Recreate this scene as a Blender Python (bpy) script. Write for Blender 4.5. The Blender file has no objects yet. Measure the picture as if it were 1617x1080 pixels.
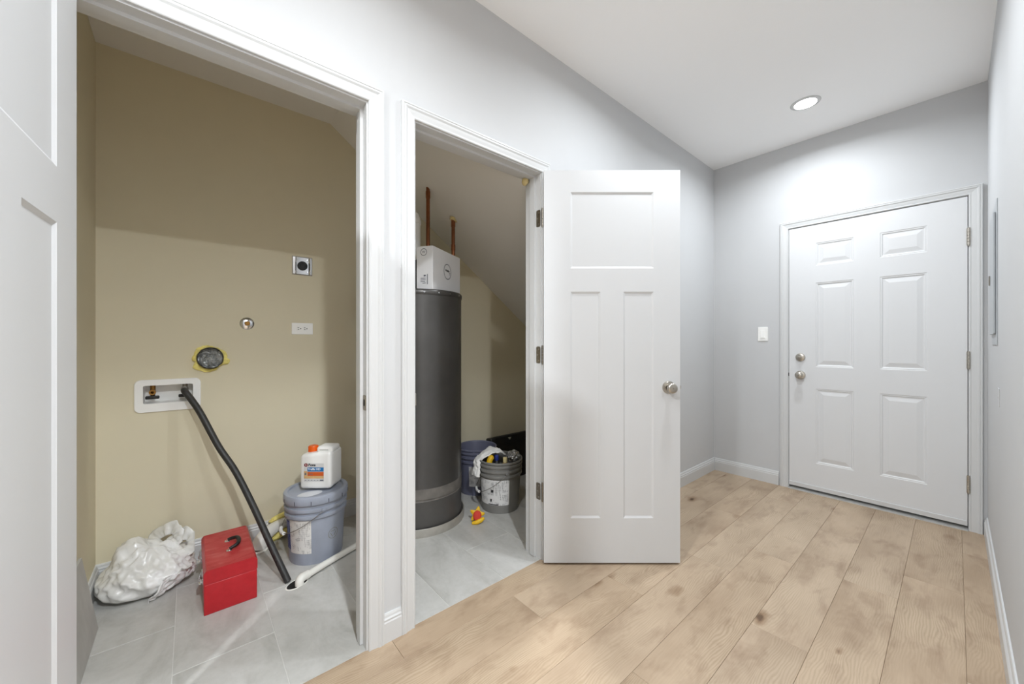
import bpy, bmesh, math, random
from mathutils import Vector, Matrix, noise
random.seed(7)
R = math.radians
S = bpy.context.scene
COL = S.collection

# ------------------------------------------------------------------ camera, world, exposure
CAM_H = 1.152
cam = bpy.data.cameras.new('camera'); camo = bpy.data.objects.new('camera', cam); COL.objects.link(camo)
camo.location = (0, 0, CAM_H)
camo.rotation_euler = (R(90), 0, R(49.5275 - 90))
cam.sensor_fit = 'HORIZONTAL'; cam.sensor_width = 36.0
cam.lens = 36.0 * 597.2 / 1617.0
cam.shift_y = 0.8 / 1617.0
cam.clip_start = 0.01
S.camera = camo
w = bpy.data.worlds.new('world'); S.world = w; w.use_nodes = True
w.node_tree.nodes['Background'].inputs[0].default_value = (0.8, 0.85, 0.9, 1)
w.node_tree.nodes['Background'].inputs[1].default_value = 0.02
S.view_settings.view_transform = 'Standard'; S.view_settings.look = 'None'
S.view_settings.gamma = 1.0; S.view_settings.use_curve_mapping = False
S.view_settings.exposure = 0.40
try:
    S.cycles.max_bounces = 16; S.cycles.diffuse_bounces = 10
except Exception: pass
LAMPS = [(3.07, 0.637, 11, 162), (1.73, 0.66, 12, 165), (0.387, 0.76, 7, 156), (0.164, -0.82, 66, 160), (-1.25, 0.36, 58, 165)]      # x, y, watts, beam angle of each recessed downlight; last an added unseen fill

# ------------------------------------------------------------------ dimensions
YA, XE, HC, YR = 1.427, 3.633, 2.72, -0.126        # closet wall face, end wall, ceiling, right wall
D1L, D1R, D2L, D2R = -0.255, 0.503, 0.700, 1.417     # jamb faces of the two closet openings
JH, JB = 2.048, 1.543                                # head jamb underside, back of jamb
YB, XL, XC = 2.62, -0.335, 2.95                      # closet back wall, left wall, right end
E1, E2, EH = 0.860, -0.052, 2.052                    # entry door jamb faces and head

# ------------------------------------------------------------------ materials
def srgb(r, g, b):
    f = lambda c: (c / 255 / 12.92) if c / 255 <= 0.04045 else ((c / 255 + 0.055) / 1.055) ** 2.4
    return (f(r), f(g), f(b), 1)

class NT:
    def __init__(s, name):
        s.m = bpy.data.materials.new(name); s.m.use_nodes = True
        s.t = s.m.node_tree; s.b = s.t.nodes['Principled BSDF']
    def n(s, typ, **kw):
        x = s.t.nodes.new(typ)
        for k, v in kw.items(): setattr(x, k, v)
        return x
    def l(s, a, b): s.t.links.new(a, b)
    def val(s, node, i, v): node.inputs[i].default_value = v
    def noise(s, scale, detail=3, rough=0.5, vec=None, dist=0):
        x = s.n('ShaderNodeTexNoise'); x.inputs['Scale'].default_value = scale
        x.inputs['Detail'].default_value = detail; x.inputs['Roughness'].default_value = rough
        x.inputs['Distortion'].default_value = dist
        if vec is not None: s.l(vec, x.inputs['Vector'])
        return x
    def ramp(s, fac, stops):
        x = s.n('ShaderNodeValToRGB'); e = x.color_ramp.elements
        while len(e) < len(stops): e.new(0.5)
        for k, (p, c) in enumerate(stops): e[k].position = p; e[k].color = c
        s.l(fac, x.inputs[0]); return x
    def mix(s, fac, a, b, mode='MIX'):
        x = s.n('ShaderNodeMix', data_type='RGBA', blend_type=mode)
        for sock, v in ((x.inputs[0], fac), (x.inputs[6], a), (x.inputs[7], b)):
            if hasattr(v, 'links'): s.l(v, sock)
            else: sock.default_value = v
        return x.outputs[2]
    def bump(s, h, strength, dist=0.002):
        x = s.n('ShaderNodeBump'); x.inputs['Strength'].default_value = strength
        x.inputs['Distance'].default_value = dist; s.l(h, x.inputs['Height'])
        s.l(x.outputs[0], s.b.inputs['Normal'])

def plain(name, col, rough=0.5, metal=0.0, var=0.0, vscale=6, bump=0.0, bscale=120, spec=0.5):
    k = NT(name)
    k.b.inputs['Roughness'].default_value = rough; k.b.inputs['Metallic'].default_value = metal
    k.b.inputs['Specular IOR Level'].default_value = spec
    tc = k.n('ShaderNodeTexCoord')
    if var > 0:
        nz = k.noise(vscale, 4, 0.6, tc.outputs['Object'])
        d = tuple(c * (1 - var) for c in col[:3]) + (1,); e = tuple(min(1, c * (1 + var)) for c in col[:3]) + (1,)
        rp = k.ramp(nz.outputs[0], [(0.3, d), (0.7, e)]); k.l(rp.outputs[0], k.b.inputs['Base Color'])
    else: k.b.inputs['Base Color'].default_value = col
    if bump > 0:
        nb = k.noise(bscale, 3, 0.6, tc.outputs['Object']); k.bump(nb.outputs[0], bump)
    return k.m

M = {}
M['wall'] = plain('white_wall_paint', srgb(199, 200, 201), 0.75, var=0.01, vscale=2, bump=0.05, bscale=300, spec=0.25)
M['ceil'] = plain('white_ceiling_paint', srgb(248, 248, 248), 0.9, spec=0.15)
M['trim'] = plain('white_trim_enamel', srgb(205, 206, 206), 0.38, bump=0.02, bscale=60)
M['door'] = plain('white_door_paint', srgb(208, 209, 210), 0.42, bump=0.03, bscale=200)
M['steel_door'] = plain('white_steel_door_paint', srgb(216, 217, 218), 0.42, bump=0.03, bscale=200)
M['tan'] = plain('tan_wall_paint', srgb(215, 207, 182), 0.7, var=0.02, vscale=2, bump=0.05, bscale=250, spec=0.25)
M['cceil'] = plain('closet_ceiling_paint', srgb(226, 225, 222), 0.9, spec=0.15)
M['nickel'] = plain('satin_nickel', srgb(190, 184, 174), 0.28, 1.0, bump=0.03, bscale=300)
M['nickel_dark'] = plain('worn_nickel', srgb(150, 143, 132), 0.4, 1.0, var=0.15, vscale=80)
M['chrome'] = plain('chrome', srgb(225, 226, 228), 0.15, 1.0)
M['black'] = plain('black_plastic', srgb(22, 22, 23), 0.5, var=0.2, vscale=20)
M['dark'] = plain('dark_gap', srgb(14, 13, 12), 0.8)
M['alu'] = plain('brushed_aluminium', srgb(200, 200, 197), 0.4, 0.4, var=0.12, vscale=18)
M['galv'] = plain('galvanised_pan', srgb(172, 168, 160), 0.42, 0.35, var=0.15, vscale=12)
M['whiteplastic'] = plain('white_plastic', srgb(238, 238, 236), 0.4)
M['plate'] = plain('white_wall_plate', srgb(244, 244, 241), 0.35)
M['brass'] = plain('brass', srgb(150, 112, 62), 0.38, 1.0, var=0.15, vscale=60)
M['copper'] = plain('copper', srgb(150, 98, 70), 0.36, 1.0, var=0.22, vscale=14)
M['pvc'] = plain('white_pvc', srgb(230, 228, 221), 0.4, var=0.04, vscale=12)
M['foam'] = plain('yellow_spray_foam', srgb(238, 222, 132), 0.85, var=0.2, vscale=45, bump=0.5, bscale=120)
M['cream'] = plain('cream_spray_foam', srgb(222, 204, 150), 0.85, var=0.08, vscale=40, bump=0.4, bscale=120)
M['orange'] = plain('orange_plastic', srgb(232, 100, 18), 0.4)
M['ltgrey'] = plain('bluish_grey_plastic', srgb(158, 164, 178), 0.45, var=0.07, vscale=9)
M['grey'] = plain('grey_bucket_plastic', srgb(132, 131, 128), 0.45, var=0.08, vscale=12)
M['purple'] = plain('violet_grey_plastic', srgb(108, 110, 130), 0.45, var=0.06, vscale=9)
M['wire'] = plain('steel_wire', srgb(150, 148, 143), 0.35, 1.0)
M['cloth'] = plain('white_cloth', srgb(243, 242, 239), 0.9, bump=0.3, bscale=180)
M['yellow'] = plain('yellow_plastic', srgb(232, 186, 30), 0.5, var=0.1, vscale=40)
M['redfelt'] = plain('red_felt', srgb(208, 66, 52), 0.85, var=0.06, vscale=60, bump=0.2, bscale=300)
M['blue'] = plain('dark_blue_plastic', srgb(30, 48, 128), 0.4)
M['amber'] = plain('amber_liquid_plastic', srgb(150, 124, 70), 0.25, var=0.2, vscale=20)
M['foil'] = plain('silver_wrapper', srgb(205, 207, 210), 0.25, 0.8, var=0.25, vscale=35)
M['hose'] = plain('black_rubber', srgb(44, 43, 42), 0.5, var=0.35, vscale=45, bump=0.2, bscale=120)
M['ink'] = plain('dark_ink', srgb(40, 38, 42), 0.7)
M['inkgrey'] = plain('grey_ink', srgb(104, 106, 116), 0.7)
M['card'] = plain('white_cardboard', srgb(226, 226, 228), 0.6, var=0.02, vscale=10)
M['tileback'] = plain('grey_tile_body', srgb(184, 183, 178), 0.6, var=0.08, vscale=10)
M['panelgrey'] = plain('grey_enamel', srgb(172, 176, 179), 0.4)
M['grout'] = plain('light_grout', srgb(206, 205, 201), 0.9, var=0.05, vscale=30)
M['subfloor'] = plain('dark_joint_wood', srgb(120, 102, 82), 0.8, var=0.1, vscale=9)  # darker base wood seen in the plank joints

def mat_glow(name, col, st):
    k = NT(name); k.b.inputs['Base Color'].default_value = col
    k.b.inputs['Emission Color'].default_value = col; k.b.inputs['Emission Strength'].default_value = st
    return k.m
M['glow'] = mat_glow('lamp_diffuser', (1, 0.99, 0.97, 1), 20.0)

def mat_oak():
    k = NT('light_oak'); b = k.b
    tc = k.n('ShaderNodeTexCoord'); oi = k.n('ShaderNodeObjectInfo')
    off = k.n('ShaderNodeVectorMath', operation='MULTIPLY_ADD')
    cmb = k.n('ShaderNodeCombineXYZ')
    for i in range(3): k.l(oi.outputs['Random'], cmb.inputs[i])
    k.l(cmb.outputs[0], off.inputs[0]); off.inputs[1].default_value = (37.0, 91.0, 13.0)
    k.l(tc.outputs['Object'], off.inputs[2])
    P = off.outputs[0]
    def mp(sc):
        x = k.n('ShaderNodeMapping'); x.inputs['Scale'].default_value = sc; k.l(P, x.inputs['Vector']); return x.outputs[0]
    # warped cathedral rings
    wz = k.noise(1.0, 3, 0.55, mp((1.8, 5.5, 1)))
    add = k.n('ShaderNodeVectorMath', operation='MULTIPLY_ADD')
    k.l(wz.outputs['Color'], add.inputs[0]); add.inputs[1].default_value = (0.3, 0.32, 0); k.l(mp((0.55, 2.6, 1)), add.inputs[2])
    wave = k.n('ShaderNodeTexWave', wave_type='BANDS', bands_direction='Y')
    wave.inputs['Scale'].default_value = 15.0; wave.inputs['Distortion'].default_value = 6.0
    wave.inputs['Detail'].default_value = 2.5; wave.inputs['Detail Scale'].default_value = 0.8
    k.l(add.outputs[0], wave.inputs['Vector'])
    fine = k.noise(1.0, 6, 0.65, mp((9, 190, 1)))
    cloud = k.noise(1.0, 3, 0.5, mp((2.2, 4.6, 1)), dist=0.2)
    cloud2 = k.noise(1.0, 4, 0.6, mp((5.0, 11.0, 1)), dist=0.3)
    base = k.ramp(wave.outputs['Fac'], [(0.0, srgb(176, 158, 133)), (0.5, srgb(191, 171, 148)), (1.0, srgb(196, 177, 155))])
    wm = k.noise(1.0, 2, 0.5, mp((1.3, 3.5, 1)))
    wr = k.ramp(wm.outputs[0], [(0.42, (0, 0, 0, 1)), (0.62, (0.8, 0.8, 0.8, 1))])
    c = k.mix(wr.outputs[0], srgb(191, 171, 148), base.outputs[0])
    fr = k.ramp(fine.outputs[0], [(0.3, (0.86, 0.85, 0.83, 1)), (0.62, (1, 1, 1, 1))])
    c = k.mix(0.6, c, fr.outputs[0], 'MULTIPLY')
    cr = k.ramp(cloud.outputs[0], [(0.30, srgb(212, 206, 200)), (0.66, (1, 1, 1, 1))])
    c = k.mix(0.7, c, cr.outputs[0], 'MULTIPLY')
    cr2 = k.ramp(cloud2.outputs[0], [(0.24, srgb(192, 179, 170)), (0.50, (1, 1, 1, 1))])
    c = k.mix(0.6, c, cr2.outputs[0], 'MULTIPLY')
    # knots
    vo = k.n('ShaderNodeTexVoronoi'); vo.inputs['Scale'].default_value = 1.0
    kn = k.noise(1.0, 3, 0.6, mp((14, 20, 1)))
    a2 = k.n('ShaderNodeVectorMath', operation='MULTIPLY_ADD'); k.l(kn.outputs['Color'], a2.inputs[0])
    a2.inputs[1].default_value = (0.16, 0.16, 0); k.l(mp((2.3, 4.3, 0.001)), a2.inputs[2]); k.l(a2.outputs[0], vo.inputs['Vector'])
    kr = k.ramp(vo.outputs['Distance'], [(0.035, srgb(126, 104, 86)), (0.07, srgb(196, 180, 164)), (0.16, (1, 1, 1, 1))])
    c = k.mix(0.9, c, kr.outputs[0], 'MULTIPLY')
    v2 = k.n('ShaderNodeTexVoronoi'); v2.inputs['Scale'].default_value = 1.0
    a3 = k.n('ShaderNodeVectorMath', operation='MULTIPLY_ADD'); k.l(kn.outputs['Color'], a3.inputs[0])
    a3.inputs[1].default_value = (0.22, 0.22, 0); k.l(mp((4.2, 7.5, 0.001)), a3.inputs[2]); k.l(a3.outputs[0], v2.inputs['Vector'])
    k2 = k.ramp(v2.outputs['Distance'], [(0.02, srgb(138, 116, 98)), (0.06, srgb(214, 202, 190)), (0.13, (1, 1, 1, 1))])
    msk = k.ramp(v2.outputs['Color'], [(0.62, (0, 0, 0, 1)), (0.72, (.75, .75, .75, 1))])
    c = k.mix(msk.outputs[0], c, k2.outputs[0], 'MULTIPLY')
    tone = k.ramp(oi.outputs['Random'], [(0, srgb(248, 245, 241)), (1, (1, 1, 1, 1))])
    c = k.mix(1.0, c, tone.outputs[0], 'MULTIPLY')
    k.l(c, b.inputs['Base Color']); b.inputs['Roughness'].default_value = 0.42
    b.inputs['Specular IOR Level'].default_value = 0.35
    k.bump(fine.outputs[0], 0.06, 0.001)
    return k.m
M['oak'] = mat_oak()

def mat_tile():
    k = NT('grey_stone_tile'); b = k.b
    tc = k.n('ShaderNodeTexCoord'); oi = k.n('ShaderNodeObjectInfo')
    off = k.n('ShaderNodeVectorMath', operation='MULTIPLY_ADD'); cmb = k.n('ShaderNodeCombineXYZ')
    for i in range(3): k.l(oi.outputs['Random'], cmb.inputs[i])
    k.l(cmb.outputs[0], off.inputs[0]); off.inputs[1].default_value = (21.0, 53.0, 7.0); k.l(tc.outputs['Object'], off.inputs[2])
    mp = k.n('ShaderNodeMapping'); mp.inputs['Scale'].default_value = (5.5, 2.6, 4); mp.inputs['Rotation'].default_value = (0, 0, 0.5)
    k.l(off.outputs[0], mp.inputs['Vector'])
    n1 = k.noise(1.0, 6, 0.62, mp.outputs[0], 1.0)
    n2 = k.noise(38, 4, 0.7, off.outputs[0])
    r1 = k.ramp(n1.outputs[0], [(0.3, srgb(170, 169, 164)), (0.5, srgb(190, 189, 185)), (0.72, srgb(200, 199, 196))])
    r2 = k.ramp(n2.outputs[0], [(0.3, (0.88, 0.88, 0.87, 1)), (0.6, (1, 1, 1, 1))])
    c = k.mix(0.6, r1.outputs[0], r2.outputs[0], 'MULTIPLY')
    k.l(c, b.inputs['Base Color']); b.inputs['Roughness'].default_value = 0.45
    k.bump(n2.outputs[0], 0.08, 0.001)
    return k.m
M['tile'] = mat_tile()

def mat_heater():
    k = NT('dark_grey_enamel'); b = k.b; tc = k.n('ShaderNodeTexCoord')
    n1 = k.noise(3.0, 5, 0.6, tc.outputs['Object']); n2 = k.noise(60, 2, 0.5, tc.outputs['Object'])
    r1 = k.ramp(n1.outputs[0], [(0.3, srgb(80, 78, 76)), (0.7, srgb(92, 90, 88))])
    r2 = k.ramp(n2.outputs[0], [(0.26, srgb(120, 118, 112)), (0.31, (0.5, 0.5, 0.5, 1))])
    k.l(r1.outputs[0], b.inputs['Base Color'])
    b.inputs['Roughness'].default_value = 0.30; b.inputs['Metallic'].default_value = 0.5
    return k.m
M['heater'] = mat_heater()
M['heater_dust'] = plain('dusty_grey_enamel', srgb(116, 112, 107), 0.6, 0.2, var=0.22, vscale=14)
M['heater_low'] = plain('lower_grey_enamel', srgb(88, 86, 84), 0.42, 0.3, var=0.1, vscale=9)

def mat_red():
    k = NT('red_painted_steel'); b = k.b; tc = k.n('ShaderNodeTexCoord')
    n = k.noise(26, 5, 0.7, tc.outputs['Object']); geo = k.n('ShaderNodeNewGeometry')
    c = k.ramp(n.outputs[0], [(0.35, srgb(176, 18, 30)), (0.7, srgb(188, 28, 38))])
    k.l(c.outputs[0], b.inputs['Base Color']); b.inputs['Roughness'].default_value = 0.35
    return k.m
M['red'] = mat_red()
def mat_red_dusty():
    k = NT('dusty_red_steel'); b = k.b; tc = k.n('ShaderNodeTexCoord')
    mp = k.n('ShaderNodeMapping'); mp.inputs['Scale'].default_value = (9, 22, 9); mp.inputs['Rotation'].default_value = (0, 0, 0.4)
    k.l(tc.outputs['Object'], mp.inputs['Vector'])
    n = k.noise(1.0, 6, 0.65, mp.outputs[0], 0.8)
    c = k.ramp(n.outputs[0], [(0.32, srgb(172, 34, 40)), (0.55, srgb(186, 66, 66)), (0.75, srgb(196, 104, 100))])
    k.l(c.outputs[0], b.inputs['Base Color']); b.inputs['Roughness'].default_value = 0.5
    return k.m
M['reddust'] = mat_red_dusty()

def mat_bag():
    k = NT('white_bag_film'); b = k.b; tc = k.n('ShaderNodeTexCoord')
    n = k.noise(34, 4, 0.6, tc.outputs['Object']); n2 = k.noise(6, 3, 0.5, tc.outputs['Object'])
    r = k.ramp(n2.outputs[0], [(0.3, srgb(214, 212, 206)), (0.65, srgb(232, 232, 231))])
    k.l(r.outputs[0], b.inputs['Base Color']); b.inputs['Roughness'].default_value = 0.26
    mp = k.n('ShaderNodeMapping'); mp.inputs['Scale'].default_value = (17, 28, 24); k.l(tc.outputs['Object'], mp.inputs['Vector'])
    rd = k.n('ShaderNodeTexNoise', noise_type='RIDGED_MULTIFRACTAL'); rd.inputs['Scale'].default_value = 1.0; rd.inputs['Detail'].default_value = 2.5; rd.inputs['Distortion'].default_value = 0.6
    k.l(mp.outputs[0], rd.inputs['Vector']); k.bump(rd.outputs[0], 0.45, 0.010)
    return k.m
M['bag'] = mat_bag()

def mat_paper(name, base, ink, sx, sz, rough=0.6, lo=0.47):
    """label paper with rows of small illegible print (flat print)"""
    k = NT(name); b = k.b; tc = k.n('ShaderNodeTexCoord')
    uv = tc.outputs['UV']
    mp = k.n('ShaderNodeMapping'); mp.inputs['Scale'].default_value = (sx, sz, 1); k.l(uv, mp.inputs['Vector'])
    wv = k.n('ShaderNodeTexWave', wave_type='BANDS', bands_direction='Y', wave_profile='SIN'); wv.inputs['Scale'].default_value = 1.0
    k.l(mp.outputs[0], wv.inputs['Vector'])
    nz = k.noise(1.0, 2, 0.5)
    m2 = k.n('ShaderNodeMapping'); m2.inputs['Scale'].default_value = (sx * 9, sz * 0.35, 1); k.l(uv, m2.inputs['Vector']); k.l(m2.outputs[0], nz.inputs['Vector'])
    n3 = k.noise(1.0, 2, 0.5); m3 = k.n('ShaderNodeMapping'); m3.inputs['Scale'].default_value = (2.2, 5, 1); k.l(uv, m3.inputs['Vector']); k.l(m3.outputs[0], n3.inputs['Vector'])
    r1 = k.ramp(wv.outputs['Fac'], [(0.55, (0, 0, 0, 1)), (0.7, (1, 1, 1, 1))])
    r2 = k.ramp(nz.outputs[0], [(lo, (0, 0, 0, 1)), (lo + 0.05, (1, 1, 1, 1))])
    r3 = k.ramp(n3.outputs[0], [(0.45, (0, 0, 0, 1)), (0.5, (1, 1, 1, 1))])
    f = k.mix(1.0, r1.outputs[0], r2.outputs[0], 'MULTIPLY'); f = k.mix(1.0, f, r3.outputs[0], 'MULTIPLY')
    c = k.mix(f, base, ink); k.l(c, b.inputs['Base Color']); b.inputs['Roughness'].default_value = rough
    return k.m
M['paper'] = mat_paper('white_label_paper', srgb(222, 220, 216), srgb(140, 136, 138), 3, 11)
M['paper_dk'] = mat_paper('smudged_label_paper', srgb(226, 226, 226), srgb(120, 120, 124), 3, 9)
M['bluelabel'] = mat_paper('dark_blue_label', srgb(52, 66, 122), srgb(150, 160, 196), 2, 6)
M['white'] = plain('white_print', srgb(240, 240, 240), 0.5)
M['labelwhite'] = plain('label_white', srgb(212, 212, 212), 0.45)
M['labelblue'] = plain('label_blue', srgb(24, 112, 176), 0.45)
M['labelorange'] = plain('label_orange', srgb(206, 92, 34), 0.45)
M['labelwood'] = plain('label_wood_tone', srgb(208, 170, 118), 0.45, var=0.12, vscale=60)
M['labelred'] = plain('label_dark_red', srgb(132, 28, 30), 0.45)

# ------------------------------------------------------------------ mesh helpers
def link(name, me, parent=None):
    o = bpy.data.objects.new(name, me); COL.objects.link(o)
    if parent is not None: o.parent = parent
    return o
def obj(name, bm, m, parent=None, smooth=False, angle=None, loc=None, rot=None):
    me = bpy.data.meshes.new(name); bmesh.ops.recalc_face_normals(bm, faces=bm.faces[:]); bm.to_mesh(me); bm.free()
    for x in (m if isinstance(m, (list, tuple)) else [m]): me.materials.append(x)
    if smooth:
        me.polygons.foreach_set('use_smooth', [True] * len(me.polygons))
        if angle is not None: me.set_sharp_from_angle(angle=R(angle))
    o = link(name, me, parent)
    if loc is not None: o.location = loc
    if rot is not None: o.rotation_euler = rot
    return o
def tag(o, label=None, cat=None, group=None, kind=None):
    if label: o['label'] = label
    if cat: o['category'] = cat
    if group: o['group'] = group
    if kind: o['kind'] = kind
    return o
def thing(name, label, cat, loc=(0, 0, 0), rz=0, group=None):
    o = bpy.data.objects.new(name, None); COL.objects.link(o); o.empty_display_size = 0.05
    o.location = loc; o.rotation_euler = (0, 0, rz); return tag(o, label, cat, group)
def B(): return bmesh.new()
def box(bm, x0, x1, y0, y1, z0, z1, mi=0, bev=0, seg=2):
    r = bmesh.ops.create_cube(bm, size=1.0)
    vs = r['verts']
    for v in vs: v.co = Vector((x0 + (v.co.x + .5) * (x1 - x0), y0 + (v.co.y + .5) * (y1 - y0), z0 + (v.co.z + .5) * (z1 - z0)))
    fs = list({f for v in vs for f in v.link_faces})
    for f in fs: f.material_index = mi
    if bev:
        es = list({e for v in vs for e in v.link_edges})
        bmesh.ops.bevel(bm, geom=es, offset=bev, segments=seg, affect='EDGES', profile=0.5)
    return vs
def lathe(bm, prof, n=32, mi=0, mat=None, close=False):
    """prof: [(r,z)...] revolved about Z; r==0 collapses"""
    rings = []
    for r, z in prof:
        if r <= 1e-6: rings.append([bm.verts.new((0, 0, z))])
        else: rings.append([bm.verts.new((r * math.cos(2 * math.pi * i / n), r * math.sin(2 * math.pi * i / n), z)) for i in range(n)])
    prs = list(zip(rings, rings[1:])) + ([(rings[-1], rings[0])] if close else [])
    new = [v for r in rings for v in r]
    for a, b in prs:
        if len(a) == 1 and len(b) == 1: continue
        for i in range(n):
            j = (i + 1) % n
            if len(a) == 1: f = bm.faces.new((a[0], b[i], b[j]))
            elif len(b) == 1: f = bm.faces.new((a[i], a[j], b[0]))
            else: f = bm.faces.new((a[i], a[j], b[j], b[i]))
            f.material_index = mi
    if mat is not None:
        for v in new: v.co = mat @ v.co
    return new
def cyl(bm, r, z0, z1, n=24, mat=None, bev=0, mi=0):
    p = [(0, z0), (r - bev, z0), (r, z0 + bev), (r, z1 - bev), (r - bev, z1), (0, z1)] if bev else [(0, z0), (r, z0), (r, z1), (0, z1)]
    return lathe(bm, p, n, mi, mat)
def catmull(pts, k=6):
    P = [Vector(p) for p in pts]; out = []
    for i in range(len(P) - 1):
        a = P[max(i - 1, 0)]; b = P[i]; c = P[i + 1]; d = P[min(i + 2, len(P) - 1)]
        for s in range(k):
            t = s / k
            out.append(0.5 * ((2 * b) + (c - a) * t + (2 * a - 5 * b + 4 * c - d) * t * t + (3 * b - a - 3 * c + d) * t ** 3))
    out.append(P[-1]); return out
def tube(bm, pts, rad, n=12, caps=True, mi=0, flat=1.0):
    pts = [Vector(p) for p in pts]
    rs = rad if isinstance(rad, (list, tuple)) else [rad] * len(pts)
    rings = []; ref = None
    for i, p in enumerate(pts):
        t = (pts[min(i + 1, len(pts) - 1)] - pts[max(i - 1, 0)]).normalized()
        if ref is None: ref = Vector((0, 0, 1)) if abs(t.z) < 0.9 else Vector((1, 0, 0))
        a = (ref - t * ref.dot(t)).normalized(); ref = a; b = t.cross(a)
        rings.append([bm.verts.new(p + (a * math.cos(2 * math.pi * k / n) * flat + b * math.sin(2 * math.pi * k / n)) * rs[i]) for k in range(n)])
    for r1, r2 in zip(rings, rings[1:]):
        for k in range(n):
            f = bm.faces.new((r1[k], r1[(k + 1) % n], r2[(k + 1) % n], r2[k])); f.material_index = mi
    if caps:
        bm.faces.new(rings[0][::-1]).material_index = mi; bm.faces.new(rings[-1]).material_index = mi
def extrude_profile(bm, prof, fr0, fr1, mi=0):
    """prof [(a,b)], fr0/fr1 map (a,b)->Vector; closed loop of the profile"""
    A = [bm.verts.new(fr0(a, b)) for a, b in prof]; Bv = [bm.verts.new(fr1(a, b)) for a, b in prof]
    n = len(prof)
    for i in range(n):
        bm.faces.new((A[i], A[(i + 1) % n], Bv[(i + 1) % n], Bv[i])).material_index = mi
    bm.faces.new(A[::-1]).material_index = mi; bm.faces.new(Bv).material_index = mi
def prism(bm, pts, y0, y1, mi=0):
    """polygon in XZ extruded along Y"""
    extrude_profile(bm, pts, lambda a, b: Vector((a, y0, b)), lambda a, b: Vector((a, y1, b)), mi)
def rrect(w, h, r, n=5):
    o = []
    for cx, cz, a0 in ((w / 2 - r, h / 2 - r, 0), (-w / 2 + r, h / 2 - r, 90), (-w / 2 + r, -h / 2 + r, 180), (w / 2 - r, -h / 2 + r, 270)):
        for i in range(n + 1):
            a = R(a0 + 90 * i / n); o.append((cx + r * math.cos(a), cz + r * math.sin(a)))
    return o
def text(name, s, size, m, parent, loc, rot, align='LEFT', sx=1.0, shear=0.0, bold=0.0):
    c = bpy.data.curves.new(name, 'FONT'); c.body = s; c.size = size; c.extrude = 0.0003; c.align_x = align; c.align_y = 'CENTER'; c.shear = shear; c.offset = bold
    tmp = bpy.data.objects.new('tmp', c); COL.objects.link(tmp)
    dg = bpy.context.evaluated_depsgraph_get(); me = bpy.data.meshes.new_from_object(tmp.evaluated_get(dg))
    bpy.data.objects.remove(tmp); bpy.data.curves.remove(c)
    me.materials.clear(); me.materials.append(m)
    o = link(name, me, parent); o.location = loc; o.rotation_euler = rot; o.scale = (sx, 1, 1)
    return o
def thicken(o, th):
    m = o.modifiers.new('thickness', 'SOLIDIFY'); m.thickness = th; m.offset = 0; return o
def copy_tree(o, parent=None, depth=0):
    c = o.copy(); COL.objects.link(c); c.parent = parent
    for ch in list(o.children): copy_tree(ch, c, depth + 1)
    return c
ZTO = Matrix.Rotation(R(90), 4, 'X')     # local +Z -> -Y (faces the corridor side)

# ================================================================== STRUCTURE
st = dict(kind='structure')
# --- wall with the two closet openings; corridor face white, closet face tan
bm = B()
T = 0.116
def wallseg(x0, x1, z0, z1):
    box(bm, x0, x1, YA, YA + T, z0, z1)
wallseg(-2.7, D1L - .018, 0, HC); wallseg(D1L - .018, D1R + .018, JH + .018, HC)
wallseg(D1R + .018, D2L - .018, 0, HC); wallseg(D2L - .018, D2R + .018, JH + .018, HC); wallseg(D2R + .018, XE + .1, 0, HC)
o = obj('wall_left', bm, [M['wall'], M['tan']])
for p in o.data.polygons:
    if p.normal.y > 0.9: p.material_index = 1
tag(o, 'white corridor wall with two doorways into the tan closets', 'wall', **st)
# --- end wall around the entry door
bm = B()
box(bm, XE, XE + .14, E1 + .02, YA + .0, 0, HC); box(bm, XE, XE + .14, YR - .1, E2 - .02, 0, HC); box(bm, XE, XE + .14, E2 - .02, E1 + .02, EH + .02, HC)
tag(obj('wall_end', bm, M['wall']), 'white end wall holding the six panel entry door', 'wall', **st)
bm = B(); box(bm, XE + .15, XE + .17, E2 - .1, E1 + .1, 0, 2.2)
tag(obj('trim_exterior', bm, M['dark']), 'dark outer sheet closing the entry doorway from outside', 'panel', **st)
bm = B(); box(bm, .56, XE, YR - .1, YR, 0, HC)
tag(obj('wall_right', bm, M['wall']), 'white corridor wall along the right side beside the entry door', 'wall', **st)
bm = B(); box(bm, .56, .66, -3.0, YR - .1, 0, HC)
tag(obj('wall_side', bm, M['wall']), 'white wall of the room behind the viewpoint, next to the corridor mouth', 'wall', **st)
bm = B(); box(bm, -2.7, .66, -3.1, -3.0, 0, HC)
tag(obj('wall_back', bm, M['wall']), 'far white wall of the room behind the viewpoint', 'wall', **st)
bm = B(); box(bm, -2.8, -2.7, -3.1, YA + T, 0, HC)
tag(obj('wall_front', bm, M['wall']), 'white wall closing the other end of the corridor', 'wall', **st)
bm = B(); box(bm, -2.8, XE + .17, -3.1, YA + T, HC, HC + .08)
tag(obj('ceiling', bm, M['ceil']), 'flat white ceiling over the corridor', 'ceiling', **st)
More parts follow.
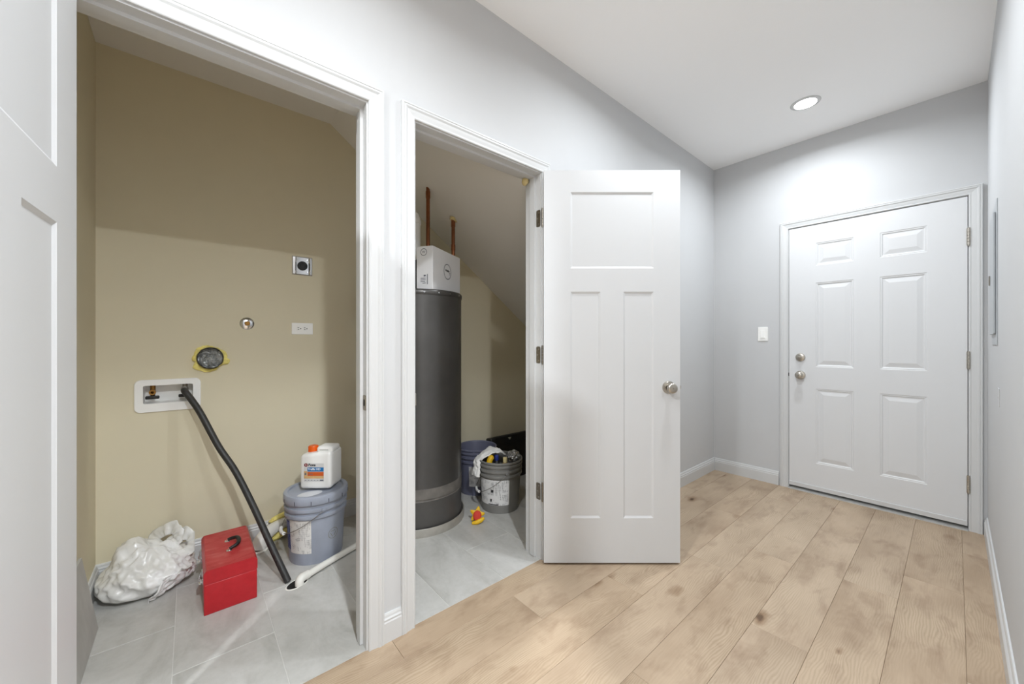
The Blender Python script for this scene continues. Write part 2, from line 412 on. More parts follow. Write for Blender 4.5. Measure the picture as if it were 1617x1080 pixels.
# --- closet shell
OX0, OX1, OZ0, OZ1 = -.177, .017, .843, .938     # washer box hole
bm = B()
box(bm, XL - .1, OX0, YB, YB + .1, 0, 2.62); box(bm, OX1, XC + .1, YB, YB + .1, 0, 2.62)
box(bm, OX0, OX1, YB, YB + .1, 0, OZ0); box(bm, OX0, OX1, YB, YB + .1, OZ1, 2.62)
tag(obj('wall_closet', bm, M['tan']), 'tan back wall of the closets under the stairs', 'wall', **st)
bm = B(); box(bm, XL - .1, XL, YA + T, YB, 0, 2.62)
tag(obj('wall_closet_side', bm, M['tan']), 'tan side wall at the left end of the laundry closet', 'wall', **st)
bm = B(); box(bm, XC, XC + .1, YA + T, YB, 0, 1.6)
tag(obj('wall_closet_low', bm, M['tan']), 'low tan end wall deep under the stair slope', 'wall', **st)
XS, ZS, SL = 0.692, 2.564, 0.735
bm = B()
zc = lambda x: ZS - SL * (x - XS)
pts = [(XL, ZS), (XS, ZS), (XC, zc(XC)), (XC, zc(XC) + .1), (XS, ZS + .1), (XL, ZS + .1)]
prism(bm, pts, YA + T, YB)
tag(obj('ceiling_closet', bm, M['cceil']), 'off-white closet ceiling sloping down under the stairs', 'ceiling', **st)

# --- floor: subfloor + planks + tiles
bm = B()
box(bm, -2.8, XE + .15, -3.1, 1.432, -.05, -.0025, 0)
fl = obj('floor', bm, M['subfloor']); tag(fl, 'light oak plank floor of the corridor', 'floor', **st)
def slab(bm, x0, x1, y0, y1, z0, z1, b):
    """open-bottom slab with chamfered top edge"""
    lo = [bm.verts.new(p) for p in ((x0, y0, z0), (x1, y0, z0), (x1, y1, z0), (x0, y1, z0))]
    md = [bm.verts.new(p) for p in ((x0, y0, z1 - b), (x1, y0, z1 - b), (x1, y1, z1 - b), (x0, y1, z1 - b))]
    hi = [bm.verts.new(p) for p in ((x0 + b, y0 + b, z1), (x1 - b, y0 + b, z1), (x1 - b, y1 - b, z1), (x0 + b, y1 - b, z1))]
    for A, C in ((lo, md), (md, hi)):
        for i in range(4): bm.faces.new((A[i], A[(i + 1) % 4], C[(i + 1) % 4], C[i]))
    bm.faces.new(hi)
rows = [(-.126, -.026, .80), (-.026, .166, 1.48), (.166, .355, 1.21), (.355, .544, .54), (.544, .734, 1.18), (.734, .924, .86), (.924, 1.114, .36), (1.114, 1.304, 1.12), (1.304, 1.431, .596)]
for y0, y1, j in rows:
    xs = [j + 1.21 * k for k in range(-4, 5)]
    xs = [-2.68] + [x for x in xs if -2.5 < x < XE - .1] + [XE + .002]
    for a, b in zip(xs, xs[1:]):
        bm = B(); slab(bm, a + .0004, b - .0004, y0 + .0004, y1 - .0004, -.0025, 0, .0008)
        obj('plank', bm, M['oak'], fl)
for k in range(15):        # rest of the room behind the viewpoint, wider boards
    y1 = -.126 - .19 * k; bm = B(); slab(bm, -2.68, .56, y1 - .19 + .0004, y1 - .0004, -.0025, 0, .0008); obj('plank', bm, M['oak'], fl)
bm = B(); box(bm, XL - .1, XC + .1, 1.432, YB + .1, -.05, -.0012)
tf = obj('floor_tiled', bm, M['grout']); tag(tf, 'grey stone tile floor of the closets with light grout joints', 'floor', **st)
g = .0016
xe = [XL] + [-.045 + .303 * k for k in range(0, 10)]
xe = [x for x in xe if x < XC] + [XC]
for i, (a, b) in enumerate(zip(xe, xe[1:])):
    off = 2.06 if i % 2 == 0 else 1.757
    ys = [1.4325] + [y for y in (off - .606, off, off + .606) if 1.46 < y < YB - .03] + [YB]
    for c, d in zip(ys, ys[1:]):
        bm = B(); slab(bm, a + g, b - g, c + g * (c > 1.45), d - g, -.0012, .0003, .0006); obj('tile', bm, M['tile'], tf)

# --- baseboards
BBP = [(0, 0), (.014, 0), (.014, .076), (.0115, .081), (.0125, .088), (.0085, .094), (.0075, .102), (.005, .108), (0, .108)]
def baseboard(name, p, q, nrm, label):
    p = Vector(p); q = Vector(q); n = Vector(nrm); bm = B()
    extrude_profile(bm, BBP, lambda a, b: p + n * a + Vector((0, 0, b)), lambda a, b: q + n * a + Vector((0, 0, b)))
    return tag(obj(name, bm, M['trim']), label, 'baseboard', **st)
baseboard('baseboard_left', (1.477, YA, 0), (XE, YA, 0), (0, -1, 0), 'white baseboard on the corridor wall behind the open closet door')
baseboard('baseboard_left_stub', (.5655, YA, 0), (.6365, YA, 0), (0, -1, 0), 'short stub of white baseboard between the two closet doorways')
baseboard('baseboard_end', (XE, .926, 0), (XE, YA - .014, 0), (-1, 0, 0), 'white baseboard on the end wall left of the entry door')
baseboard('baseboard_right', (.56, YR, 0), (XE - .016, YR, 0), (0, 1, 0), 'white baseboard along the right corridor wall')
baseboard('baseboard_closet', (XL, YB, 0), (XC, YB, 0), (0, -1, 0), 'white baseboard along the tan closet back wall')
baseboard('baseboard_closet_side', (XL, YA + T, 0), (XL, YB - .014, 0), (1, 0, 0), 'white baseboard on the closet side wall near the plastic bag')

# --- casings and jambs
CW = .057
CP = [(0, 0), (0, .0085), (.003, .0105), (.0075, .0105), (.0095, .009), (.013, .0095), (.024, .0115), (.033, .0125), (.0365, .0145), (.040, .0165), (.045, .0165), (.0475, .0145), (.0495, .0165), (.0545, .0165), (.057, .0135), (.057, 0)]
def frame_set(name, label, u0, u1, zh, P, stop=True, rev=.006, hinge_side=None, strike=None, jd=.116, cw=CW):
    """P(u, out, z) -> Vector; out is distance out of the wall face toward the corridor (negative: into the wall)"""
    root = thing(name, label, 'door frame'); tag(root, **st)
    a, b, h = u0 - rev, u1 + rev, zh + rev; s = cw / CW
    bm = B(); extrude_profile(bm, CP, lambda w, t: P(a - w * s, t, 0), lambda w, t: P(a - w * s, t, h + w * s)); obj('side_casing', bm, M['trim'], root)
    bm = B(); extrude_profile(bm, CP, lambda w, t: P(b + w * s, t, 0), lambda w, t: P(b + w * s, t, h + w * s)); obj('side_casing', bm, M['trim'], root)
    bm = B(); extrude_profile(bm, CP, lambda w, t: P(a - w * s, t, h + w * s), lambda w, t: P(b + w * s, t, h + w * s)); obj('head_casing', bm, M['trim'], root)
    def pbox(nm, c0, c1, o0, o1, z0, z1):
        bm = B(); v = box(bm, 0, 1, 0, 1, 0, 1)
        for x in v: x.co = P(c0 + x.co.x * (c1 - c0), o0 + x.co.y * (o1 - o0), z0 + x.co.z * (z1 - z0))
        return obj(nm, bm, M['trim'], root)
    pbox('jamb', u0 - .018, u0, 0, -jd, 0, zh + .018); pbox('jamb', u1, u1 + .018, 0, -jd, 0, zh + .018)
    pbox('head_jamb', u0, u1, 0, -jd, zh, zh + .018)
    if stop:
        pbox('door_stop', u0, u0 + .011, -.038, -.073, 0.004, zh); pbox('door_stop', u1 - .011, u1, -.038, -.073, 0.004, zh)
        pbox('door_stop', u0 + .011, u1 - .011, -.038, -.073, zh - .011, zh)
    if strike:
        u, sgn, z = strike
        bm = B(); v = []
        for (yy, zz) in rrect(.030, .057, .008): v.append((yy, zz))
        extrude_profile(bm, v, lambda y, zz: P(u, -.0175 + y * 1.05, z + zz), lambda y, zz: P(u + sgn * .0016, -.0175 + y * 1.05, z + zz))
        sp = obj('strike_plate', bm, M['nickel_dark'], root)
        bm = B(); v = rrect(.012, .024, .003)
        extrude_profile(bm, v, lambda y, zz: P(u + sgn * .0014, -.020 + y, z + zz), lambda y, zz: P(u + sgn * .0022, -.020 + y, z + zz))
        obj('latch_hole', bm, M['dark'], sp)
        bm = B(); v = rrect(.007, .050, .003)
        extrude_profile(bm, v, lambda y, zz: P(u + sgn * .0017, -.004 + y, z + zz), lambda y, zz: P(u + sgn * .0035, -.002 + y, z + zz))
        obj('lip', bm, M['nickel'], sp)
    return root
PA = lambda u, o_, z: Vector((u, YA - o_, z))
PE = lambda u, o_, z: Vector((XE - o_, -u, z))
frame1 = frame_set('trim_1', 'white cased frame of the laundry closet doorway', D1L, D1R, JH, PA, strike=(D1R, -1, .925))
frame2 = frame_set('trim_2', 'white cased frame of the water heater closet doorway', D2L, D2R, JH, PA, strike=(D2L, 1, .920))
frame3 = frame_set('trim_3', 'white cased frame around the entry door', -E1, -E2, EH, PE, stop=False, rev=.002, jd=.14, cw=.0545)

# ================================================================== DOORS
def leaf_mesh(bm, W, H, th, panels, ring):
    """door slab from (0,0,0) to (W,th,H); panels cut out of both faces"""
    xs = sorted({0, W} | {p[0] for p in panels} | {p[1] for p in panels}); zs = sorted({0, H} | {p[2] for p in panels} | {p[3] for p in panels})
    ins = lambda x, z: any(p[0] < x < p[1] and p[2] < z < p[3] for p in panels)
    for y in (0, th):
        vs = {}
        for x in xs:
            for z in zs: vs[x, z] = bm.verts.new((x, y, z))
        for x0, x1 in zip(xs, xs[1:]):
            for z0, z1 in zip(zs, zs[1:]):
                if not ins((x0 + x1) / 2, (z0 + z1) / 2): bm.faces.new((vs[x0, z0], vs[x1, z0], vs[x1, z1], vs[x0, z1]))
    for a, b in (((0, 0), (W, 0)), ((W, 0), (W, H)), ((W, H), (0, H)), ((0, H), (0, 0))):
        bm.faces.new([bm.verts.new((a[0], 0, a[1])), bm.verts.new((b[0], 0, b[1])), bm.verts.new((b[0], th, b[1])), bm.verts.new((a[0], th, a[1]))])
def panel_mesh(bm, p, th, ring):
    for y, sg in ((0, 1), (th, -1)):
        prev = None
        for ins, d in ring:
            c = [bm.verts.new(q) for q in ((p[0] + ins, y + sg * d, p[2] + ins), (p[1] - ins, y + sg * d, p[2] + ins), (p[1] - ins, y + sg * d, p[3] - ins), (p[0] + ins, y + sg * d, p[3] - ins))]
            if prev:
                for i in range(4): bm.faces.new((prev[i], prev[(i + 1) % 4], c[(i + 1) % 4], c[i]))
            prev = c
        bm.faces.new(prev)
FLAT = [(0, 0), (.0015, .001), (.010, .0055)]
RAISED = [(0, 0), (.004, .0026), (.009, .0022), (.015, .0065), (.021, .0065), (.046, .0015)]
def knob_mesh(prof, n=28):
    bm = B(); lathe(bm, prof, n); return bm
ROSE = [(0, 0), (.033, 0), (.033, .004), (.029, .009), (.017, .011)]
KNOB = [(.012, .009), (.0115, .026), (.013, .029), (.021, .034), (.0255, .041), (.0258, .050), (.023, .055), (.017, .0575), (0, .0583)]
def add_knob(parent, x, z, y, sign, label=None):
    """sign -1: sticks out toward -y"""
    mt = Matrix.Translation((x, y, z)) @ Matrix.Rotation(R(90) * (1 if sign < 0 else -1), 4, 'X')
    e = bpy.data.objects.new('knob', None); COL.objects.link(e); bpy.data.objects.remove(e)
    bm = B(); lathe(bm, KNOB, 28, 0, mt); k = obj('knob', bm, M['nickel'], parent, True, 40)
    bm = B(); lathe(bm, ROSE, 28, 0, mt); obj('rose', bm, M['nickel'], k, True, 40)
    bm = B(); lathe(bm, [(0, .0588), (.0045, .0588), (.0045, .0582), (0, .0582)], 12, 0, mt); obj('lock_button', bm, M['nickel_dark'], k)
    return k
def hinge_knuckle(parent, x, y, z, h=.089, r=.0065, m='nickel', leaf=None):
    bm = B(); segs = 5
    for i in range(segs):
        cyl(bm, r, z - h / 2 + h * i / segs + .0006, z - h / 2 + h * (i + 1) / segs - .0006, 14, Matrix.Translation((x, y, 0)), .0004)
    for s in (-1, 1): cyl(bm, r * .85, z + s * (h / 2) - .0005, z + s * (h / 2) + s * .006 + .0005, 14, Matrix.Translation((x, y, 0)))
    hg = obj('hinge', bm, M[m], parent, True, 40)
    if leaf:
        bm = B(); leaf(bm, z); obj('hinge_leaf', bm, M['nickel_dark'], hg)
    return hg
def leaf_door(name, W, H, pin, ang, hinge_left, label, knob=True, zb=.012):
    """closed door spans +X from the hinge when hinge_left, else -X (built mirrored); pin at (px,py)"""
    s = 1 if hinge_left else -1
    sx = .137; mid = .118
    wp = (W - 2 * sx - mid) / 2
    pan = [(sx, W - sx, 1.524, 1.918), (sx, sx + wp, .231, 1.403), (W - sx - wp, W - sx, .231, 1.403)]
    mt = Matrix.Diagonal((s, 1, 1, 1)) @ Matrix.Translation((.003, .009, zb))
    bm = B(); leaf_mesh(bm, W, H, .035, pan, FLAT); bm.transform(mt)
    o = obj(name, bm, M['door']); o.location = (pin[0], pin[1], 0); o.rotation_euler = (0, 0, ang)
    for p in pan:
        bm = B(); panel_mesh(bm, p, .035, FLAT); bm.transform(mt); obj('panel', bm, M['door'], o)
    if knob:
        x = s * (W - .060 + .003)
        add_knob(o, x, .920, .044, 1); add_knob(o, x, .920, .009, -1)
        bm = B(); box(bm, -.0006, .0006, -.0125, .0125, -.028, .028); bm.transform(Matrix.Translation((s * (W + .003), .0265, .92)))
        obj('latch_plate', bm, M['nickel_dark'], o)
        bm = B(); prism(bm, [(0, -.008), (s * .010, -.008), (s * .010, .008), (0, .008)], -.006, .006); bm.transform(Matrix.Translation((s * (W + .003), .0265, .92))); obj('latch', bm, M['nickel'], o)
    for z in (1.813, 1.086, .36): hinge_knuckle(o, 0, 0, z, m='nickel_dark')
    tag(o, label, 'door', **st)
    return o
leaf1 = leaf_door('door_1', .752, 2.032, (D1L - .001, YA - .009), R(-93.4), True, 'white three panel door of the laundry closet, swung open at the left edge')
leaf2 = leaf_door('door_2', .705, 2.032, (D2R + .005, YA - .010), R(180 + 139.5 - 180), False, 'white three panel door of the water heater closet, wide open against the wall')
# hinge leaves let into the jamb of the second frame
for z in (1.813, 1.086, .36):
    bm = B(); v = rrect(.032, .089, .009)
    extrude_profile(bm, v, lambda y, zz: PA(D2R, -.0165 + y, z + zz), lambda y, zz: PA(D2R - .0016, -.0165 + y, z + zz))
    hl = obj('hinge_leaf', bm, M['nickel_dark'], frame2)
    bm = B()
    for dz in (-.03, 0, .03):
        lathe(bm, [(0, .0006), (.0038, .0004), (.0042, 0)], 10, 0, Matrix.Translation((D2R - .0016, YA + .0165 + (.006 if dz == 0 else -.004), z + dz)) @ Matrix.Rotation(R(-90), 4, 'Y'))
    obj('screw', bm, M['nickel'], hl)
# entry door: local frame x along -Y (left to right in view), y into the wall
W3, H3 = .906, 2.020
pan = []
for (a, b) in ((.167, .384), (.519, .740)):
    for (z0, z1) in ((1.738, 1.909), (.967, 1.606), (.232, .800)): pan.append((a, b, z0 - .028, z1 - .028))
bm = B(); leaf_mesh(bm, W3, H3, .044, pan, RAISED)
door3 = obj('door_3', bm, M['steel_door']); door3.location = (XE - .003, E1 - .003, .028); door3.rotation_euler = (0, 0, R(-90))
tag(door3, 'white six panel entry door with nickel knob and deadbolt', 'door', **st)
for p in pan:
    bm = B(); panel_mesh(bm, p, .044, RAISED); obj('panel', bm, M['steel_door'], door3)
k = add_knob(door3, .072, .871, 0, -1)
bm = B(); mt = Matrix.Translation((.072, 0, 1.009)) @ ZTO
lathe(bm, [(0, 0), (.031, 0), (.031, .006), (.028, .012), (.020, .0145), (0, .015)], 28, 0, mt); db = obj('deadbolt', bm, M['nickel'], door3, True, 40)
bm = B(); box(bm, -.013, .013, -.0045, .0045, .0145, .030, 0, .003, 2); bm.transform(mt); obj('thumb_turn', bm, M['nickel'], db)
for z in (1.798, 1.043, .284):
    hinge_knuckle(door3, W3 + .004, -.006, z - .028, .098, .0085)
bm = B(); box(bm, 0, W3, -.006, .0, 0, .030, 0, .001, 1); obj('door_sweep', bm, M['trim'], door3)
bm = B(); box(bm, .002, .010, -.001, .02, .858, .884); bm.transform(Matrix.Translation((-.011, 0, 0))); obj('latch_bolt', bm, M['dark'], door3)
bm = B()
prof = [(-.012, 0), (-.012, .004), (.02, .010), (.13, .022), (.13, 0)]
extrude_profile(bm, prof, lambda a, b: Vector((XE - .012 + a, E1 - .001, b)), lambda a, b: Vector((XE - .012 + a, E2 + .001, b)))
tag(obj('trim_threshold', bm, M['alu']), 'worn aluminium threshold strip under the entry door', 'threshold', **st)

# ================================================================== LAMPS
def ceiling_lamp(x, y, watts, beam, label):
    t = thing('ceiling_light', label, 'light', (x, y, HC), 0, 'recessed ceiling downlights')
    bm = B(); lathe(bm, [(.058, -.0005), (.060, -.006), (.074, -.005), (.080, -.002), (.081, 0), (.058, 0)], 40, close=True); obj('trim_ring', bm, M['trim'], t, True, 40)
    bm = B(); lathe(bm, [(0, -.004), (.0595, -.004)], 40); obj('diffuser', bm, M['glow'], t)
    L = bpy.data.lights.new('downlight', 'AREA'); L.shape = 'DISK'; L.size = .11; L.energy = watts; L.spread = R(beam); L.color = (0.90, 0.952, 1.0)
    lo = bpy.data.objects.new('downlight', L); COL.objects.link(lo); lo.parent = t; lo.location = (0, 0, -.0075)
    return t
LAMP_LABELS = ['glowing round white downlight in the corridor ceiling near the entry door', 'round white downlight midway along the corridor ceiling, above the open heater closet door',
    'round white downlight above the corridor in front of the laundry doorway', 'round white downlight in the ceiling of the room behind the viewpoint', 'added unseen downlight behind the viewpoint, brightening the open closet door and end wall']
for (x, y, wt, bm_), lb in zip(LAMPS, LAMP_LABELS): ceiling_lamp(x, y, wt, bm_, lb)

# ================================================================== WALL FITTINGS
def plate_screw(bm, x, z, y=-.0065, r=.0028):
    lathe(bm, [(0, .0008), (r * .7, .0006), (r, 0)], 10, 0, Matrix.Translation((x, y, z)) @ ZTO)
# light switch on end wall (local: x right in view, -y out of wall)
t = thing('light_switch', 'white rocker light switch on the end wall left of the entry door', 'switch', (XE, 1.039, 1.222), R(-90))
bm = B(); box(bm, -.036, .036, -.006, 0, -.058, .058, 0, .003, 2); obj('wall_plate', bm, M['plate'], t)
bm = B(); box(bm, -.0168, .0168, -.0085, -.004, -.0335, .0335, 0, .0012, 2); rk = obj('rocker_frame', bm, M['plate'], t)
bm = B(); prism(bm, [(-.0145, -.031), (.0145, -.031), (.0145, .031), (-.0145, .031)], -.012, -.006)
for v in bm.verts:
    if v.co.y < -.01: v.co.y = -.0088 - (.0035 if v.co.z < 0 else 0)
obj('rocker', bm, M['plate'], rk)
bm = B(); plate_screw(bm, 0, .048); plate_screw(bm, 0, -.048); obj('screw', bm, M['plate'], t)
# duplex outlet (horizontal) on closet wall
t = thing('power_outlet', 'white horizontal two socket power outlet on the tan closet wall', 'outlet', (.531, YB, 1.237))
bm = B(); box(bm, -.0585, .0585, -.006, 0, -.0355, .0355, 0, .003, 2); obj('wall_plate', bm, M['plate'], t)
bm = B(); box(bm, -.033, .033, -.008, -.004, -.0168, .0168, 0, .0012, 2); fc = obj('socket_face', bm, M['plate'], t)
bm = B()
for s in (-1, 1):
    cx = s * .0175
    box(bm, cx - .010, cx - .001, -.0085, -.007, .0042, .0070); box(bm, cx - .009, cx - .001, -.0085, -.007, -.0070, -.0042)
    cyl(bm, .0034, .0070, .0085, 10, Matrix.Translation((cx + .007, 0, 0)) @ ZTO)
obj('slot', bm, M['ink'], fc)
# dryer receptacle
t = thing('dryer_outlet', 'square steel dryer outlet with round black socket on the closet wall', 'outlet', (.531, YB, 1.624))
bm = B(); box(bm, -.056, .056, -.0015, 0, -.057, .057, 0, .001, 1); obj('box_edge', bm, M['nickel_dark'], t)
bm = B()
extrude_profile(bm, [(-.052, .0015), (-.052, .010), (-.040, .0125), (-.034, .006), (.034, .006), (.040, .0125), (.052, .010), (.052, .0015)], lambda a, b: Vector((a, -b, -.051)), lambda a, b: Vector((a, -b, .051)))
obj('cover', bm, M['chrome'], t)
bm = B(); cyl(bm, .0275, .005, .0155, 28, ZTO, .002); sk = obj('socket', bm, M['black'], t, True, 40)
bm = B(); box(bm, -.014, -.011, -.0165, -.015, -.008, .006); box(bm, .011, .014, -.0165, -.015, -.008, .006); box(bm, -.006, .006, -.0165, -.015, .009, .012); obj('slot', bm, M['dark'], sk)
bm = B()
for a in (-.029, .029):
    for b in (-.036, .036): lathe(bm, [(0, .0085), (.003, .008), (.004, .006)], 10, 0, Matrix.Translation((a, 0, b)) @ ZTO)
obj('screw', bm, M['chrome'], t)
# round escutcheon (gas stub)
t = thing('pipe_flange', 'round chrome wall flange with a capped brown pipe stub', 'pipe fitting', (.250, YB, 1.260))
bm = B(); lathe(bm, [(.0125, .008), (.017, .0075), (.030, .004), (.034, .0015), (.035, 0), (.0125, 0)], 32, 0, ZTO, True); obj('flange', bm, M['chrome'], t, True, 50)
bm = B(); lathe(bm, [(0, .026), (.009, .026), (.0105, .024), (.0125, .024), (.013, .018), (.013, 0)], 20, 0, ZTO); obj('pipe_cap', bm, M['brass'], t, True, 40)
# dryer vent with foam
t = thing('dryer_vent', 'dark round dryer vent duct in the wall ringed by yellow foam', 'vent', (.086, YB, 1.067))
bm = B()
n = 44; rng = random.Random(3); rad = []
for i in range(n):
    a = 2 * math.pi * i / n; r = .070 + .006 * math.sin(3 * a + 1) + rng.uniform(-.003, .003)
    deg = math.degrees(a)
    if 195 < deg < 235: r += .018 * math.sin((deg - 195) / 40 * math.pi)
    if 165 < deg < 195: r += .010
    if 330 < deg < 352: r += .016
    rad.append(r)
rr = [[bm.verts.new((math.cos(2 * math.pi * i / n) * f(i), -d - (rng.uniform(0, .005) if d > .005 else 0), math.sin(2 * math.pi * i / n) * f(i))) for i in range(n)] for f, d in ((lambda i: rad[i], 0), (lambda i: rad[i] * .985, .008), (lambda i: .0605, .014), (lambda i: .0575, .012), (lambda i: .057, 0))]
for A, C in zip(rr, rr[1:]):
    for i in range(n): bm.faces.new((A[i], A[(i + 1) % n], C[(i + 1) % n], C[i]))
obj('foam_ring', bm, M['foam'], t, True, 60)
bm = B(); lathe(bm, [(.0525, .004), (.0525, .040), (.054, .043), (.0565, .040), (.0565, 0)], 40, 0, ZTO @ Matrix.Rotation(R(-4), 4, 'X')); obj('duct', bm, plain('dark_galvanised_duct', srgb(84, 82, 80), .45, .6, var=.2, vscale=40), t, True, 40)
bm = B(); m_ = 20
lathe(bm, [(0, .012)] + [(.053 * k / 9, .012) for k in range(1, 10)], 30, 0, ZTO)
for v in bm.verts: v.co.y -= .010 * noise.noise(v.co * 45) + .006 * noise.noise(v.co * 110 + Vector((3, 1, 2)))
obj('crumpled_filling', bm, plain('crumpled_grey_plastic', srgb(150, 152, 150), .35, .3, var=.35, vscale=28), t)
# washer outlet box
t = thing('washer_outlet_box', 'white recessed washer outlet box with two valves in the closet wall', 'outlet box', (-.080, YB, .8835))
ow, oh, iw, ih = .253, .163, .190, .091; izc = .007
bm = B()
outer = rrect(ow, oh, .024, 6); inner = [(a, b + izc) for a, b in rrect(iw, ih, .008, 6)]
L0 = [bm.verts.new((a, 0, b)) for a, b in outer]; L1 = [bm.verts.new((a, -.005, b)) for a, b in outer]; L2 = [bm.verts.new((a * .985, -.0075, b * .98)) for a, b in outer]
I1 = [bm.verts.new((a, -.0075, b)) for a, b in inner]; I2 = [bm.verts.new((a * .97, .072, izc + (b - izc) * .94)) for a, b in inner]
for A, C in ((L0, L1), (L1, L2), (L2, I1), (I1, I2)):
    for i in range(len(A)): bm.faces.new((A[i], A[(i + 1) % len(A)], C[(i + 1) % len(A)], C[i]))
bm.faces.new(I2)
obj('box_body', bm, M['whiteplastic'], t, True, 35)
for vx, hot in ((-.061, 0), (.063, 1)):
    mt = Matrix.Translation((vx, .030, .018))
    bm = B(); cyl(bm, .0105, -.012, .036, 16, mt, .001); lathe(bm, [(.006, .040), (.0135, .040), (.0135, .018), (.0095, .016), (.0095, -.02), (0, -.02)], 18, 0, mt @ ZTO)
    v = obj('valve', bm, M['brass' if not hot else 'nickel_dark'], t, True, 40)
    bm = B(); cyl(bm, .009, -.022, -.010, 14, mt, .001); box(bm, -.026, .026, -.040, -.020, -.034, -.018, 0, .004, 2)
    bm.verts.ensure_lookup_table()
    h = obj('valve_handle', bm, M['black'], v, True, 40); h.location = mt.translation
    for vv in h.data.vertices:
        if abs(vv.co.x - vx) < .012 and abs(vv.co.y - .030) < .012: vv.co -= mt.translation
# breaker panel on right wall (local: x along +X corridor, +y out of wall)
t = thing('breaker_panel', 'grey steel breaker panel flush on the right wall by the entry door', 'electrical panel', (2.98, YR, 1.475))
bm = B()
box(bm, -.185, .185, 0, .0035, -.335, .335, 0, .0012, 1); obj('cover', bm, M['panelgrey'], t)
bm = B(); box(bm, -.130, .150, .0035, .012, -.285, .285, 0, .003, 2); dr = obj('panel_door', bm, M['panelgrey'], t)
bm = B(); box(bm, .085, .115, .012, .0165, -.035, .012, 0, .002, 2); lt = obj('latch', bm, M['nickel_dark'], dr)
bm = B(); cyl(bm, .004, -.28, .28, 10, Matrix.Translation((-.134, .008, 0))); obj('door_hinge', bm, M['panelgrey'], dr, True, 40)
bm = B()
for z in (.245, .02, -.20): lathe(bm, [(0, .0035), (.004, .003), (.006, 0)], 10, 0, Matrix.Translation((.170, .0035, z)) @ Matrix.Rotation(R(-90), 4, 'X'))
obj('cover_screw', bm, M['nickel_dark'], t)
# small plate on right wall
t = thing('wall_plate', 'small white blank wall plate low on the right wall below the breaker panel', 'wall plate', (2.715, YR, .910))
bm = B(); box(bm, -.036, .036, 0, .003, -.040, .040, 0, .0012, 2); obj('cover', bm, M['wall'], t)
bm = B(); lathe(bm, [(0, .0012), (.003, .0008), (.0035, 0)], 10, 0, Matrix.Translation((0, .003, 0)) @ Matrix.Rotation(R(-90), 4, 'X')); obj('screw', bm, M['nickel'], t)
# foam blob at head of second doorway
bm = B(); bmesh.ops.create_icosphere(bm, subdivisions=3, radius=1)
for v in bm.verts:
    f = 1 + .18 * noise.noise(v.co * 1.7 + Vector((4, 2, 1)))
    v.co = Vector((v.co.x * .017, v.co.y * .022, v.co.z * .022)) * f
    if v.co.z < 0: v.co.x *= 1 - .35 * (-v.co.z / .022)
tag(obj('foam_blob', bm, M['cream'], None, True, loc=(D2R - .018, 1.528, JH - .015)), 'cream blob of spray foam at the top corner of the heater closet doorway', 'spray foam')

# ================================================================== WATER HEATER CLOSET
HX, HY = 1.158, 2.312
t = thing('drain_pan', 'round metal drain pan under the grey water heater', 'drain pan', (HX, HY, .0005))
bm = B(); lathe(bm, [(0, .002), (.292, .002), (.292, .046), (.2935, .049), (.2985, .050), (.3005, .047), (.300, 0), (0, 0)], 64); obj('pan', bm, M['galv'], t, True, 40)
bm = B(); cyl(bm, .013, 0, .03, 14, Matrix.Translation((HX * 0 - .292, -.05, .020)) @ Matrix.Rotation(R(-90), 4, 'Y')); obj('drain_fitting', bm, M['pvc'], t, True, 40)
t = thing('water_heater', 'tall dark grey cylindrical water heater standing in a metal pan', 'water heater', (HX, HY, .0025))
RB = .281
bm = B(); lathe(bm, [(0, .02), (RB, .02), (RB, .045), (RB, .2)], 64); lathe(bm, [(RB * .9, 0), (RB * .9, .02)], 40); obj('lower_jacket', bm, M['heater_low'], t, True, 40)
bm = B(); lathe(bm, [(RB, .2), (RB - .004, .203), (RB - .004, .211), (RB + .001, .214), (RB + .001, .275)], 64); obj('lower_band', bm, M['heater_dust'], t, True, 40)
bm = B(); lathe(bm, [(RB + .001, .275), (RB, .277), (RB, 1.452)], 64); obj('jacket', bm, M['heater'], t, True, 40)
bm = B(); lathe(bm, [(RB + .003, 1.438), (RB + .004, 1.44), (RB + .004, 1.462), (RB - .002, 1.470), (0, 1.4705)], 64); lid = obj('top_cap', bm, M['heater'], t, True, 40)
bm = B()
for a in (200, 225, 250, 268, 285, 305): cyl(bm, .005, 0, .004, 8, Matrix.Rotation(R(a), 4, 'Z') @ Matrix.Translation((RB + .003, 0, 1.451)) @ Matrix.Rotation(R(90), 4, 'Y'))
obj('screw', bm, M['chrome'], lid)
HT = 1.4735
for x, y, top, lb in ((1.214, 2.288, None, 'taller copper pipe rising from the water heater to the sloped ceiling'), (1.418, 2.302, None, 'shorter copper pipe at the right of the water heater, cream foam round its top')):
    z1 = zc(x) + .012; tt = thing('copper_pipe', lb, 'pipe', (x, y, HT))
    bm = B(); cyl(bm, .0125, 0, z1 - HT, 18); obj('pipe', bm, M['copper'], tt, True, 40)
    bm = B(); cyl(bm, .0155, .0, .04, 18, None, .002); cyl(bm, .0152, z1 - HT - .075, z1 - HT - .03, 18, None, .001)
    if x > 1.3: cyl(bm, .0152, z1 - HT - .24, z1 - HT - .20, 18, None, .001)
    obj('coupling', bm, M['copper'], tt, True, 40)
    if x > 1.3:
        bm = B(); lathe(bm, [(.010, -.012), (.02, -.010), (.028, 0), (.018, .008), (.010, .006)], 18, 0, None, True)
        for v in bm.verts: v.co += Vector((noise.noise(v.co * 90) * .010, noise.noise(v.co * 80 + Vector((5, 5, 5))) * .010, noise.noise(v.co * 70 + Vector((9, 1, 5))) * .006))
        bm.transform(Matrix.Translation((0, 0, z1 - HT - .022)) @ Matrix.Rotation(math.atan(SL), 4, 'Y')); obj('foam_collar', bm, M['cream'], tt, True)
